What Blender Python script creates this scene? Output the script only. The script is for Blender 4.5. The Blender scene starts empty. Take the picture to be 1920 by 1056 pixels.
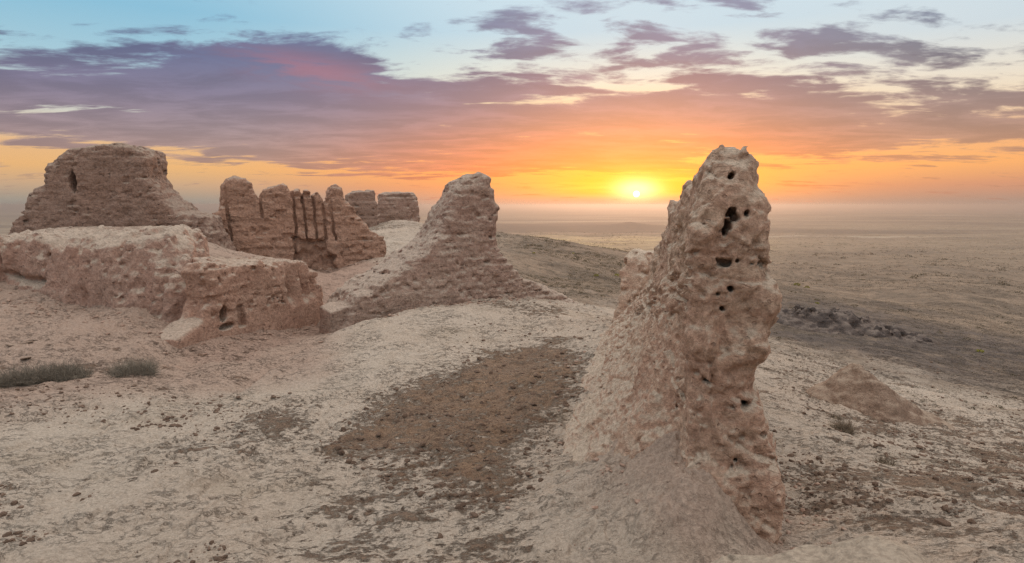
import bpy, math, random
import numpy as np
from mathutils import Matrix, Vector

random.seed(7)
rng = np.random.default_rng(11)
SC = bpy.context.scene
COL = SC.collection
R = math.radians

# ------------------------------------------------------------------ camera model
CZ = 5.0                                  # camera height above the near ground (m)
F_PX = 1150.0                             # focal length in pixels of a 1920 px wide frame
PITCH = R(7.1)
CP, SP = math.cos(PITCH), math.sin(PITCH)

def ray(px, py):
    u = (px - 960.0) / F_PX; v = (528.0 - py) / F_PX
    return np.array([u, CP + v * SP, -SP + v * CP])

def on_y(px, py, Y):
    d = ray(px, py); t = Y / d[1]
    return np.array([d[0] * t, Y, CZ + d[2] * t])

def on_z(px, py, z):
    d = ray(px, py); t = (z - CZ) / d[2]
    return np.array([d[0] * t, d[1] * t, z])

# ------------------------------------------------------------------ noise
_T = np.random.default_rng(3).uniform(-1, 1, 64 ** 3).astype(np.float32)

def vnoise(x, y, z, seed=0):
    x = np.asarray(x, np.float32) + np.float32(seed * 17.31 + 211.0)
    y = np.asarray(y, np.float32) + np.float32(seed * 7.77 + 307.0)
    z = np.asarray(z, np.float32) + np.float32(seed * 3.13 + 401.0)
    xf, yf, zf = np.floor(x), np.floor(y), np.floor(z)
    fx, fy, fz = x - xf, y - yf, z - zf
    fx = fx * fx * fx * (fx * (fx * 6 - 15) + 10); fy = fy * fy * fy * (fy * (fy * 6 - 15) + 10); fz = fz * fz * fz * (fz * (fz * 6 - 15) + 10)
    xi = xf.astype(np.int32) & 63; yi = yf.astype(np.int32) & 63; zi = zf.astype(np.int32) & 63
    x1, y1, z1 = (xi + 1) & 63, (yi + 1) & 63, (zi + 1) & 63
    a = xi << 12; a1 = x1 << 12; b = yi << 6; b1 = y1 << 6
    c00 = _T[a | b | zi]; c00 = c00 + (_T[a1 | b | zi] - c00) * fx
    c10 = _T[a | b1 | zi]; c10 = c10 + (_T[a1 | b1 | zi] - c10) * fx
    c01 = _T[a | b | z1]; c01 = c01 + (_T[a1 | b | z1] - c01) * fx
    c11 = _T[a | b1 | z1]; c11 = c11 + (_T[a1 | b1 | z1] - c11) * fx
    c0 = c00 + (c10 - c00) * fy; c1 = c01 + (c11 - c01) * fy
    return c0 + (c1 - c0) * fz

def fbm(x, y, z, oct=4, seed=0, gain=0.5):
    s = 0; a = 1.0; f = 1.0
    for o in range(oct):
        x, y, z = 0.8 * y + 0.6 * z, -0.8 * x + 0.36 * y - 0.48 * z, -0.6 * x - 0.48 * y + 0.64 * z
        s = s + a * vnoise(x * f, y * f, z * f, seed + o * 5)
        a *= gain; f *= 2.03
    return s

def sstep(a, b, x):
    t = np.clip((x - a) / (b - a), 0, 1)
    return t * t * (3 - 2 * t)

def smax(a, b, k):
    h = np.clip(0.5 + 0.5 * (a - b) / k, 0, 1)
    return b + (a - b) * h + k * h * (1 - h)

def smin(a, b, k):
    return -smax(-a, -b, k)

def poly_sd(px, py, poly):
    """signed distance to a closed polygon (negative inside), vectorised"""
    P = np.asarray(poly, np.float64)
    best = np.full(np.broadcast(px, py).shape, 1e9); inside = np.zeros(best.shape, bool)
    n = len(P)
    for i in range(n):
        ax, ay = P[i]; bx, by = P[(i + 1) % n]
        ex, ey = bx - ax, by - ay
        L = ex * ex + ey * ey + 1e-12
        t = np.clip(((px - ax) * ex + (py - ay) * ey) / L, 0, 1)
        d = (px - ax - t * ex) ** 2 + (py - ay - t * ey) ** 2
        best = np.minimum(best, d)
        c = ((ay > py) != (by > py))
        with np.errstate(divide='ignore', invalid='ignore'):
            xx = ax + (py - ay) * ex / (ey if abs(ey) > 1e-12 else 1e-12)
        inside ^= (c & (px < xx))
    d = np.sqrt(best)
    return np.where(inside, -d, d)

# ------------------------------------------------------------------ mesh helpers
def mesh_from(name, verts, faces, smooth=True):
    me = bpy.data.meshes.new(name)
    verts = np.ascontiguousarray(verts, np.float32); faces = np.ascontiguousarray(faces, np.int32)
    nf, k = faces.shape
    me.vertices.add(len(verts)); me.vertices.foreach_set('co', verts.ravel())
    me.loops.add(nf * k); me.loops.foreach_set('vertex_index', faces.ravel())
    me.polygons.add(nf)
    me.polygons.foreach_set('loop_start', np.arange(0, nf * k, k, dtype=np.int32))
    me.polygons.foreach_set('use_smooth', np.full(nf, smooth, bool))
    me.update(calc_edges=True)
    return me

def add_obj(name, me, mat=None, parent=None, loc=None, rotz=0.0):
    o = bpy.data.objects.new(name, me); COL.objects.link(o)
    if mat is not None and me is not None and not me.materials: me.materials.append(mat)
    if parent is not None: o.parent = parent
    if loc is not None: o.location = loc
    o.rotation_euler = (0, 0, rotz)
    return o

def tag(o, label=None, cat=None, group=None, kind=None):
    if label: o['label'] = label
    if cat: o['category'] = cat
    if group: o['group'] = group
    if kind: o['kind'] = kind
    return o

def surface_nets(F, org, vox):
    org = np.asarray(org, np.float32); vox = np.asarray(vox, np.float32)
    I = F < 0
    nx, ny, nz = F.shape
    cnt = np.zeros((nx - 1, ny - 1, nz - 1), np.int8)
    offs = [(i, j, k) for i in (0, 1) for j in (0, 1) for k in (0, 1)]
    for (i, j, k) in offs:
        cnt += I[i:nx - 1 + i, j:ny - 1 + j, k:nz - 1 + k]
    mixed = (cnt > 0) & (cnt < 8)
    ci = np.argwhere(mixed)
    idx = np.full(mixed.shape, -1, np.int32); idx[mixed] = np.arange(len(ci), dtype=np.int32)
    cv = np.stack([F[ci[:, 0] + i, ci[:, 1] + j, ci[:, 2] + k] for (i, j, k) in offs], 1)
    acc = np.zeros((len(ci), 3), np.float32); n = np.zeros(len(ci), np.float32)
    for a in range(8):
        for b in range(a + 1, 8):
            oa, ob = np.array(offs[a]), np.array(offs[b])
            if np.abs(oa - ob).sum() != 1: continue
            va, vb = cv[:, a], cv[:, b]
            m = (va < 0) != (vb < 0)
            t = np.where(m, va / np.where(m, va - vb, 1), 0)
            acc += np.where(m[:, None], oa + t[:, None] * (ob - oa), 0); n += m
    V = org + vox * (ci + acc / n[:, None])
    quads = []
    for ax in range(3):
        sl0 = [slice(1, None)] * 3; sl1 = [slice(1, None)] * 3
        sl0[ax] = slice(0, -1); sl1[ax] = slice(1, None)
        A = I[tuple(sl0)]; B = I[tuple(sl1)]
        b, c = [q for q in range(3) if q != ax]
        lim = [s - 1 for s in F.shape]
        e = np.argwhere(A != B)
        s = A[A != B]
        e[:, b] += 1; e[:, c] += 1
        ok = (e[:, b] < lim[b]) & (e[:, c] < lim[c]) & (e[:, ax] < lim[ax])
        e, s = e[ok], s[ok]
        def g(db, dc):
            q = e.copy(); q[:, b] += db; q[:, c] += dc
            return idx[q[:, 0], q[:, 1], q[:, 2]]
        Q = np.stack([g(-1, -1), g(0, -1), g(0, 0), g(-1, 0)], 1)
        flip = ~s if ax != 1 else s
        Q[flip] = Q[flip][:, ::-1]
        quads.append(Q)
    Q = np.concatenate(quads); Q = Q[(Q >= 0).all(1)]
    return V, Q

def sdf_object(name, mat, A, B, bounds, vox, dfun, nfun, band=0.7, parts=None, z0=0.0):
    """A, B: plan points giving the local x axis; local y points to the back; local z = world z - z0.
    parts: function(centroids) -> (index array, list of part names); index 0 stays with the thing itself."""
    A = np.array(A[:2], float); B = np.array(B[:2], float)
    ang = math.atan2(B[1] - A[1], B[0] - A[0])
    vox = np.array([vox] * 3 if np.isscalar(vox) else vox, float)
    lo = np.array(bounds[0], float); hi = np.array(bounds[1], float)
    n = np.ceil((hi - lo) / vox).astype(int) + 1
    X = (lo[0] + vox[0] * np.arange(n[0])).astype(np.float32)[:, None, None]
    Y = (lo[1] + vox[1] * np.arange(n[1])).astype(np.float32)[None, :, None]
    Z = (lo[2] + vox[2] * np.arange(n[2])).astype(np.float32)[None, None, :]
    D = np.ascontiguousarray(np.broadcast_to(dfun(X, Y, Z), n).astype(np.float32))
    m = np.abs(D) < band
    ii = np.nonzero(m)
    x = X.ravel()[ii[0]]; y = Y.ravel()[ii[1]]; z = Z.ravel()[ii[2]]
    D[ii] = nfun(x, y, z, D[ii])
    D[0], D[-1], D[:, 0], D[:, -1], D[:, :, 0], D[:, :, -1] = 1, 1, 1, 1, 1, 1
    V, Q = surface_nets(D, lo, vox)
    loc = (A[0], A[1], z0)
    if parts is None:
        me = mesh_from(name, V, Q)
        return add_obj(name, me, mat, None, loc, ang)
    cen = V[Q].mean(1)
    lab, names = parts(cen)
    for k in range(1, len(names) + 1):
        ids = np.nonzero(lab == k)[0]
        if len(ids) == 0: continue
        u, inv = np.unique(Q[ids], return_inverse=True); inv = inv.reshape(-1, 4)
        vl = np.arange(len(u))
        for _ in range(400):
            fm = vl[inv].min(1); nv = vl.copy(); np.minimum.at(nv, inv.ravel(), np.repeat(fm, 4))
            nv = nv[nv]
            if (nv == vl).all(): break
            vl = nv
        fl = vl[inv[:, 0]]; c_, n_ = np.unique(fl, return_counts=True)
        lab[ids[fl != c_[n_.argmax()]]] = 0
    root = None
    for k in range(len(names) + 1):
        q = Q[lab == k]
        if len(q) == 0: continue
        u, inv = np.unique(q, return_inverse=True)
        nm = name if k == 0 else names[k - 1]
        me = mesh_from(nm, V[u], inv.reshape(-1, 4))
        if k == 0: root = add_obj(nm, me, mat, None, loc, ang)
        else: add_obj(nm, me, mat, root)
    return root

# ------------------------------------------------------------------ node helpers
class NT:
    def __init__(s, tree): s.t = tree; s.n = tree.nodes; s.l = tree.links
    def put(s, sock, v):
        if v is None: return
        if hasattr(v, 'is_output'): s.l.new(v, sock)
        elif isinstance(v, (tuple, list)) and len(v) == 3 and sock.type == 'RGBA': sock.default_value = (*v, 1)
        else: sock.default_value = v
    def m(s, op, a, b=None, c=None, clamp=False):
        n = s.n.new('ShaderNodeMath'); n.operation = op; n.use_clamp = clamp
        for i, v in enumerate((a, b, c)): s.put(n.inputs[i], v)
        return n.outputs[0]
    def add(s, a, b): return s.m('ADD', a, b)
    def sub(s, a, b): return s.m('SUBTRACT', a, b)
    def mul(s, a, b): return s.m('MULTIPLY', a, b)
    def step(s, a, b, x, o0=0.0, o1=1.0):
        n = s.n.new('ShaderNodeMapRange'); n.interpolation_type = 'SMOOTHSTEP'
        s.put(n.inputs[0], x); s.put(n.inputs[1], a); s.put(n.inputs[2], b); s.put(n.inputs[3], o0); s.put(n.inputs[4], o1)
        return n.outputs[0]
    def lin(s, a, b, x, o0=0.0, o1=1.0):
        n = s.n.new('ShaderNodeMapRange')
        s.put(n.inputs[0], x); s.put(n.inputs[1], a); s.put(n.inputs[2], b); s.put(n.inputs[3], o0); s.put(n.inputs[4], o1)
        return n.outputs[0]
    def mix(s, f, a, b, mode='MIX'):
        n = s.n.new('ShaderNodeMix'); n.data_type = 'RGBA'; n.blend_type = mode
        s.put(n.inputs[0], f); s.put(n.inputs[6], a); s.put(n.inputs[7], b)
        return n.outputs[2]
    def vec(s, x, y, z):
        n = s.n.new('ShaderNodeCombineXYZ')
        for i, v in enumerate((x, y, z)): s.put(n.inputs[i], v)
        return n.outputs[0]
    def sep(s, v):
        n = s.n.new('ShaderNodeSeparateXYZ'); s.put(n.inputs[0], v); return n.outputs
    def mapping(s, v, scale=(1, 1, 1), rot=(0, 0, 0), loc=(0, 0, 0)):
        n = s.n.new('ShaderNodeMapping'); s.put(n.inputs[0], v)
        n.inputs['Scale'].default_value = scale; n.inputs['Rotation'].default_value = rot; n.inputs['Location'].default_value = loc
        return n.outputs[0]
    def noise(s, v, scale, detail=4, rough=0.5, dist=0.0):
        n = s.n.new('ShaderNodeTexNoise'); s.put(n.inputs['Vector'], v)
        n.inputs['Scale'].default_value = scale; n.inputs['Detail'].default_value = detail
        n.inputs['Roughness'].default_value = rough; n.inputs['Distortion'].default_value = dist
        return n.outputs[0]
    def voro(s, v, scale, feature='F1', rnd=1.0):
        n = s.n.new('ShaderNodeTexVoronoi'); n.feature = feature; s.put(n.inputs['Vector'], v)
        n.inputs['Scale'].default_value = scale; n.inputs['Randomness'].default_value = rnd
        return n.outputs['Distance']
    def ramp(s, f, stops, interp='LINEAR'):
        n = s.n.new('ShaderNodeValToRGB'); s.put(n.inputs[0], f); cr = n.color_ramp; cr.interpolation = interp
        while len(cr.elements) < len(stops): cr.elements.new(0.5)
        for e, (p, c) in zip(cr.elements, stops): e.position = p; e.color = (*c, 1)
        return n.outputs[0]
    def attr(s, name):
        n = s.n.new('ShaderNodeAttribute'); n.attribute_name = name; return n

def lin(r, g, b):
    f = lambda c: (c / 255) / 12.92 if c <= 10 else (((c / 255) + 0.055) / 1.055) ** 2.4
    return (f(r), f(g), f(b))

def new_mat(name):
    m = bpy.data.materials.new(name); m.use_nodes = True
    t = NT(m.node_tree); t.n.clear()
    out = t.n.new('ShaderNodeOutputMaterial'); bs = t.n.new('ShaderNodeBsdfPrincipled')
    t.l.new(bs.outputs[0], out.inputs[0])
    bs.inputs['Roughness'].default_value = 0.95
    bs.inputs['Specular IOR Level'].default_value = 0.12
    return m, t, bs

def bump(t, h, strength, dist, prev=None):
    n = t.n.new('ShaderNodeBump'); n.inputs['Strength'].default_value = strength; n.inputs['Distance'].default_value = dist
    t.put(n.inputs['Height'], h)
    if prev is not None: t.l.new(prev, n.inputs['Normal'])
    return n.outputs[0]

# ------------------------------------------------------------------ materials
def mud_material(name, face, face2, dust, scale=1.0, courses=0.5, dustlo=0.35, dusthi=0.8, bumpk=1.0):
    """mud brick / rammed earth: fired colour on steep faces, pale wind-blown dust where it can settle"""
    m, t, bs = new_mat(name)
    co = t.n.new('ShaderNodeTexCoord').outputs['Object']
    big = t.noise(co, 0.35 * scale, 3, 0.55)
    med = t.noise(co, 1.7 * scale, 5, 0.62)
    fine = t.noise(co, 9.0 * scale, 6, 0.68)
    grain = t.noise(co, 38.0 * scale, 3, 0.7)
    strata = t.noise(t.mapping(co, (0.5, 0.5, 3.2)), 1.6 * scale, 5, 0.6, 0.4)
    c = t.mix(t.step(0.36, 0.64, t.add(t.mul(big, 0.55), t.mul(strata, 0.45))), face, face2)
    c = t.mix(t.mul(t.step(0.52, 0.72, med), 0.5), c, tuple(x * 0.72 for x in face))
    nz = t.sep(t.n.new('ShaderNodeNewGeometry').outputs['Normal'])[2]
    dm = t.step(dustlo, dusthi, t.add(nz, t.mul(t.sub(med, 0.5), 0.9)))
    dm = t.m('MAXIMUM', dm, t.mul(t.step(0.52, 0.75, t.noise(co, 0.5 * scale, 5, 0.65)), 0.25))
    c = t.mix(dm, c, dust)
    c = t.mix(t.step(0.3, 0.7, fine), t.mix(1.0, c, (0.70, 0.68, 0.66), 'MULTIPLY'), t.mix(1.0, c, (1.18, 1.17, 1.15), 'MULTIPLY'))
    c = t.mix(t.mul(t.step(0.60, 0.68, fine), t.step(0.45, 0.6, med)), c, tuple(x * 0.42 for x in face))
    warp = t.mix(0.30, co, t.n.new('ShaderNodeTexNoise').outputs['Color'])
    crack = t.step(0.0, 0.06, t.voro(t.mapping(warp, (1.4, 1.4, 1.9)), 2.4 * scale, 'DISTANCE_TO_EDGE'))
    crackm = t.m('MAXIMUM', crack, t.step(0.42, 0.55, med))
    crackm = t.m('MAXIMUM', crackm, t.step(0.60, 0.48, t.noise(co, 0.9 * scale, 4, 0.6)))
    c = t.mix(t.mul(t.sub(1.0, crackm), 0.28), c, tuple(x * 0.35 for x in face))
    pits = t.step(0.20, 0.12, t.voro(t.mapping(warp, (1, 1, 1.3)), 4.3 * scale)); pits = t.mul(pits, t.step(0.47, 0.55, t.noise(co, 1.1 * scale, 4, 0.6)))
    c = t.mix(t.mul(pits, 0.35), c, tuple(x * 0.3 for x in face))
    t.put(bs.inputs['Base Color'], c)
    h = t.add(t.mul(fine, 0.7), t.mul(grain, 0.22))
    h = t.add(h, t.mul(strata, courses))
    h = t.add(h, t.mul(crackm, 0.22)); h = t.sub(h, t.mul(pits, 0.5)); h = t.add(h, t.mul(t.noise(co, 3.6 * scale, 6, 0.65), 0.9))
    n1 = bump(t, h, 1.0 * bumpk, 0.13 / scale)
    t.l.new(n1, bs.inputs['Normal'])
    return m

PALE = (0.52, 0.445, 0.365)
M_tower = mud_material('mudbrick_tower', (0.33, 0.215, 0.165), (0.36, 0.25, 0.20), (0.40, 0.315, 0.255), 0.7, 0.7, 0.3, 0.9)
M_niche = mud_material('mudbrick_niched', (0.47, 0.285, 0.205), (0.45, 0.285, 0.21), (0.45, 0.345, 0.275), 0.7, 0.6, 0.45, 0.95)
M_centre = mud_material('mudbrick_ridge', (0.37, 0.24, 0.19), (0.42, 0.305, 0.245), (0.48, 0.39, 0.32), 0.9, 0.7, 0.2, 0.75)
M_mound = mud_material('eroded_earth', (0.46, 0.29, 0.225), (0.47, 0.32, 0.255), (0.52, 0.43, 0.35), 0.9, 0.15, 0.25, 0.75)
M_plat = mud_material('mudbrick_platform', (0.45, 0.275, 0.205), (0.47, 0.305, 0.23), (0.51, 0.41, 0.33), 1.0, 0.25, 0.35, 0.85)
M_pillar = mud_material('mudbrick_pillar', (0.50, 0.315, 0.23), (0.545, 0.39, 0.29), (0.55, 0.455, 0.36), 1.7, 0.35, 0.2, 0.85, 1.0)
M_ledge = mud_material('pale_ledge', (0.28, 0.23, 0.185), (0.31, 0.255, 0.205), (0.34, 0.285, 0.225), 2.0, 0.1, 0.2, 0.7, 0.5)
M_rubble = mud_material('rubble_earth', (0.22, 0.15, 0.11), (0.28, 0.20, 0.15), (0.36, 0.285, 0.22), 2.6, 0.2, 0.6, 1.05)
M_shale = mud_material('dark_shale', (0.10, 0.085, 0.08), (0.16, 0.13, 0.115), (0.21, 0.175, 0.15), 1.0, 0.2, 0.6, 1.1)

def simple_mat(name, c0, c1, scale=6, rough=0.9):
    m, t, bs = new_mat(name)
    co = t.n.new('ShaderNodeTexCoord').outputs['Object']
    oi = t.n.new('ShaderNodeObjectInfo').outputs['Random']
    n = t.noise(co, scale, 4, 0.6)
    c = t.mix(t.step(0.3, 0.7, n), c0, c1)
    c = t.mix(t.mul(oi, 0.5), c, tuple(x * 0.6 for x in c0))
    t.put(bs.inputs['Base Color'], c); bs.inputs['Roughness'].default_value = rough
    t.l.new(bump(t, t.noise(co, scale * 3, 4, 0.65), 0.6, 0.03), bs.inputs['Normal'])
    return m
M_clod = simple_mat('brown_clod', (0.13, 0.085, 0.06), (0.22, 0.155, 0.115), 8)
M_slab = simple_mat('tan_stone', (0.24, 0.175, 0.13), (0.36, 0.28, 0.22), 5)
M_twig = simple_mat('dry_twigs', (0.22, 0.19, 0.15), (0.36, 0.315, 0.25), 9)
M_twig2 = simple_mat('dry_brown_twigs', (0.18, 0.14, 0.10), (0.30, 0.245, 0.18), 9)
M_scrub = simple_mat('grey_scrub', (0.085, 0.07, 0.042), (0.17, 0.14, 0.085), 5)
M_green = simple_mat('yellow_green_leaves', (0.20, 0.19, 0.03), (0.36, 0.33, 0.06), 5)

# ------------------------------------------------------------------ terrain
ctrl = []
def cz(px, py, z): ctrl.append(on_z(px, py, z + CZ))           # z is given relative to the camera
def cy(px, py, Y): ctrl.append(on_y(px, py, Y))
def cw(x, y, z): ctrl.append(np.array([x, y, z + CZ]))
for a in [(0, 1056, -5), (400, 1056, -5), (700, 1056, -5), (960, 1056, -4.95), (1200, 1056, -4.85), (0, 900, -5), (300, 900, -5), (700, 900, -5.05),
          (1000, 900, -5), (0, 760, -4.95), (200, 740, -4.95), (450, 730, -5.1), (700, 780, -5.1), (900, 750, -5.05), (1100, 760, -4.9),
          (1100, 660, -4.75), (950, 670, -4.95), (800, 665, -4.85), (650, 690, -5.0), (560, 700, -5.2), (700, 610, -4.6), (850, 587, -4.4), (960, 592, -4.5),
          (1030, 612, -4.75), (1130, 612, -4.5), (480, 655, -5.6), (400, 690, -5.35), (560, 632, -5.85), (430, 672, -5.5), (345, 682, -5.5), (600, 615, -6.0), (520, 672, -5.45),
          (1500, 960, -5.1), (1500, 860, -5.3), (1500, 780, -5.7), (1500, 710, -6.4), (1500, 660, -7.8), (1500, 625, -10),
          (1700, 960, -5.0), (1700, 880, -5.6), (1700, 800, -6.6), (1700, 720, -8.2), (1700, 650, -10.5), (1700, 600, -13.5), (1700, 550, -18.5), (1700, 500, -26), (1700, 475, -33),
          (1900, 850, -6.8), (1900, 750, -9), (1900, 650, -13.5), (1900, 550, -22), (1900, 490, -32),
          (1850, 1040, -4.4), (1480, 540, -17), (1480, 500, -24), (1480, 475, -31), (1600, 570, -15)]: cz(*a)
for a in [(800, 556, 33), (1040, 562, 33), (1100, 572, 37), (1150, 560, 42), (1050, 520, 58), (1000, 470, 90), (980, 436, 130), (930, 428, 120), (1060, 452, 118), (1150, 478, 105), (1190, 505, 80),
          (600, 602, 32), (640, 545, 38), (640, 505, 47), (700, 490, 50), (620, 524, 48), (560, 508, 46), (370, 452, 38), (402, 460, 41),
          (0, 700, 17.6), (100, 650, 20), (100, 610, 23), (150, 565, 26.5), (0, 560, 26.5), (270, 655, 20.5), (300, 600, 24),
          (100, 436, 35), (250, 432, 34), (450, 484, 36), (540, 486, 40), (480, 482, 44), (60, 440, 41), (200, 437, 41), (330, 430, 40), (400, 470, 44), (740, 416, 74), (700, 424, 73), (785, 420, 76), (750, 450, 62), (690, 440, 66)]: cy(*a)
for a in [(-8, 55, -4.6), (-20, 62, -4), (-40, 60, -12), (-60, 45, -10), (-40, 25, -5), (-25, 8, -5), (-8, 3, -5), (0, 3, -5), (4, 3, -5), (9, 4, -4.6), (20, 6, -6), (40, 12, -13),
          (-10, 90, -9), (-25, 100, -14), (0, 105, -7.5), (3, 78, -5.8), (0, 170, -10), (20, 190, -14), (-10, 180, -17), (40, 160, -15), (60, 100, -17), (60, 150, -22)]: cw(*a)
for rr, zz in ((320, -34), (650, -38), (1500, -38.5), (5000, -39), (14000, -39)):
    for th in np.radians(np.arange(-90, 91, 15)): cw(rr * math.sin(th), rr * math.cos(th), zz)
for rr, zz in ((10, -5), (60, -12), (300, -34), (2000, -38), (14000, -39)):
    for th in np.radians([-120, -160, 160, 120]): cw(rr * math.sin(th), rr * math.cos(th), zz)
ctrl = np.array(ctrl)

def tcoord(x, y):
    r = np.sqrt(x * x + y * y) + 1e-6
    # near the camera polar angles collapse: use a soft plane-like blend
    lr = np.log(r + 3.0)
    return np.stack([x / (r + 3.0) * 2.6, y / (r + 3.0) * 2.6, lr * 1.25], -1)

CT = tcoord(ctrl[:, 0], ctrl[:, 1])
def _phi(d): return d
_dm = np.linalg.norm(CT[:, None] - CT[None], axis=-1)
_n = len(CT)
_A = np.zeros((_n + 4, _n + 4)); _A[:_n, :_n] = -_phi(_dm) - np.eye(_n) * 0.004
_A[:_n, _n] = 1; _A[:_n, _n + 1:] = CT; _A[_n, :_n] = 1; _A[_n + 1:, :_n] = CT.T
_W = np.linalg.solve(_A, np.concatenate([ctrl[:, 2], np.zeros(4)]))

LEDGE = [on_z(512, 690, 0.0)[:2], on_z(545, 668, 0.05)[:2], on_z(600, 640, 0.1)[:2], on_z(640, 618, 0.15)[:2]]

def seg_side(x, y, P):
    """signed distance to an open polyline, positive to the right of its direction"""
    best = np.full(x.shape, 1e9); sgn = np.ones(x.shape)
    for a, b in zip(P[:-1], P[1:]):
        e = b - a; L = (e ** 2).sum()
        tt = np.clip(((x - a[0]) * e[0] + (y - a[1]) * e[1]) / L, 0, 1)
        dx, dy = x - a[0] - tt * e[0], y - a[1] - tt * e[1]
        d = np.sqrt(dx * dx + dy * dy); s = np.where(e[0] * (y - a[1]) - e[1] * (x - a[0]) < 0, 1.0, -1.0)
        m = d < best; best = np.where(m, d, best); sgn = np.where(m, s, sgn)
    return best * sgn

APR0, APR1 = np.array((2.80, 8.15)), np.array((4.55, 19.0))
HILL = on_z(1182, 428, -33.0)
def apron_h(x, y):
    e = APR1 - APR0; L = np.hypot(*e); tt = np.clip(((x - APR0[0]) * e[0] + (y - APR0[1]) * e[1]) / L ** 2, 0, 1)
    ax, ay = x - APR0[0] - tt * e[0], y - APR0[1] - tt * e[1]
    sd = (e[0] * (y - APR0[1]) - e[1] * (x - APR0[0])) / L          # positive to the left of the wall
    d = np.sqrt(ax ** 2 + (ay * np.where(y < APR0[1], 0.85, 1.0)) ** 2 + 0.55) - 0.60
    wob = 1 + 0.22 * fbm(x * 0.9, y * 0.9, x * 0, 3, 91)
    return (1 + 0.15 * fbm(x * 1.3, y * 1.3, x * 0, 5, 97, 0.6)) * (1.75 - 1.0 * tt) * np.exp(-np.maximum(d, 0) * wob / 0.92) * sstep(-1.35, 0.75, sd + 0.15 * vnoise(x * 1.5, y * 1.5, x * 0, 95))

def ground_z(x, y, detail=True):
    x = np.asarray(x, np.float64); y = np.asarray(y, np.float64)
    sh = x.shape; x = x.ravel(); y = y.ravel()
    z = np.empty(len(x))
    for i in range(0, len(x), 60000):
        q = tcoord(x[i:i + 60000], y[i:i + 60000])
        d2 = (q ** 2).sum(1)[:, None] + (CT ** 2).sum(1)[None] - 2 * q @ CT.T
        d = np.sqrt(np.maximum(d2, 1e-9))
        z[i:i + 60000] = -_phi(d) @ _W[:_n] + _W[_n] + q @ _W[_n + 1:]
    r = np.sqrt(x * x + y * y)
    # pale slab edge beside the sunken path
    sd = seg_side(x, y, LEDGE)
    z += 0.28 * np.tanh(sd / 0.10) * np.exp(-(sd / 1.5) ** 2) * sstep(3.0, 1.5, np.abs(sd))
    # far low ridge with one small peak
    d = np.hypot((x - HILL[0]) / 34, (y - HILL[1]) / 60); z += 9.5 * np.exp(-np.sqrt(d * d + 0.05) * 1.5)
    d = np.hypot((x - HILL[0] + 40) / 330, (y - HILL[1]) / 70); z += 4.5 * np.exp(-d * d)
    z += apron_h(x, y)
    far = sstep(45, 160, r); vf = sstep(500, 1500, r)
    z += far * (1 - vf) * (2.0 * fbm(x * 0.012, y * 0.012, x * 0, 4, 3) + 0.5 * fbm(x * 0.08, y * 0.08, x * 0, 3, 9))
    z += vf * 1.2 * fbm(x * 0.004, y * 0.004, x * 0, 3, 21)
    if detail:
        near = 1 - sstep(60, 200, r)
        rough = 0.55 + 0.9 * sstep(-0.2, 0.5, vnoise(x * 0.15, y * 0.15, x * 0, 31))
        z += near * (0.12 * fbm(x * 0.35, y * 0.35, x * 0, 3, 40) + rough * 0.045 * fbm(x * 1.7, y * 1.7, x * 0, 4, 50))
        cr = vnoise(x * 0.8 - y * 0.3, y * 1.1, x * 0, 81) + 0.45 * vnoise(x * 2.6, y * 3.2, x * 0, 82) + 0.2 * vnoise(x * 6, y * 7, x * 0, 83)
        z += near * 0.012 * (0.4 + rough) * fbm(x * 8.5, y * 8.5, x * 0, 2, 84)
        z += near * 0.045 * (sstep(-0.03, 0.03, cr) + sstep(0.35, 0.41, cr))
        # shallow erosion runnels on slopes
        w = 0.8 * fbm(x * 0.6, y * 0.6, x * 0, 3, 61)
        g = np.abs(vnoise(x * 0.9 - y * 0.5 + w, (x * 0.3 + y * 0.5) * 0.4 + w, x * 0, 70))
        z -= near * 0.035 * sstep(0.12, 0.0, g) * sstep(0.0, 0.5, vnoise(x * 0.3, y * 0.3, x * 0, 66) + 0.2)
    return z.reshape(sh)

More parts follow.
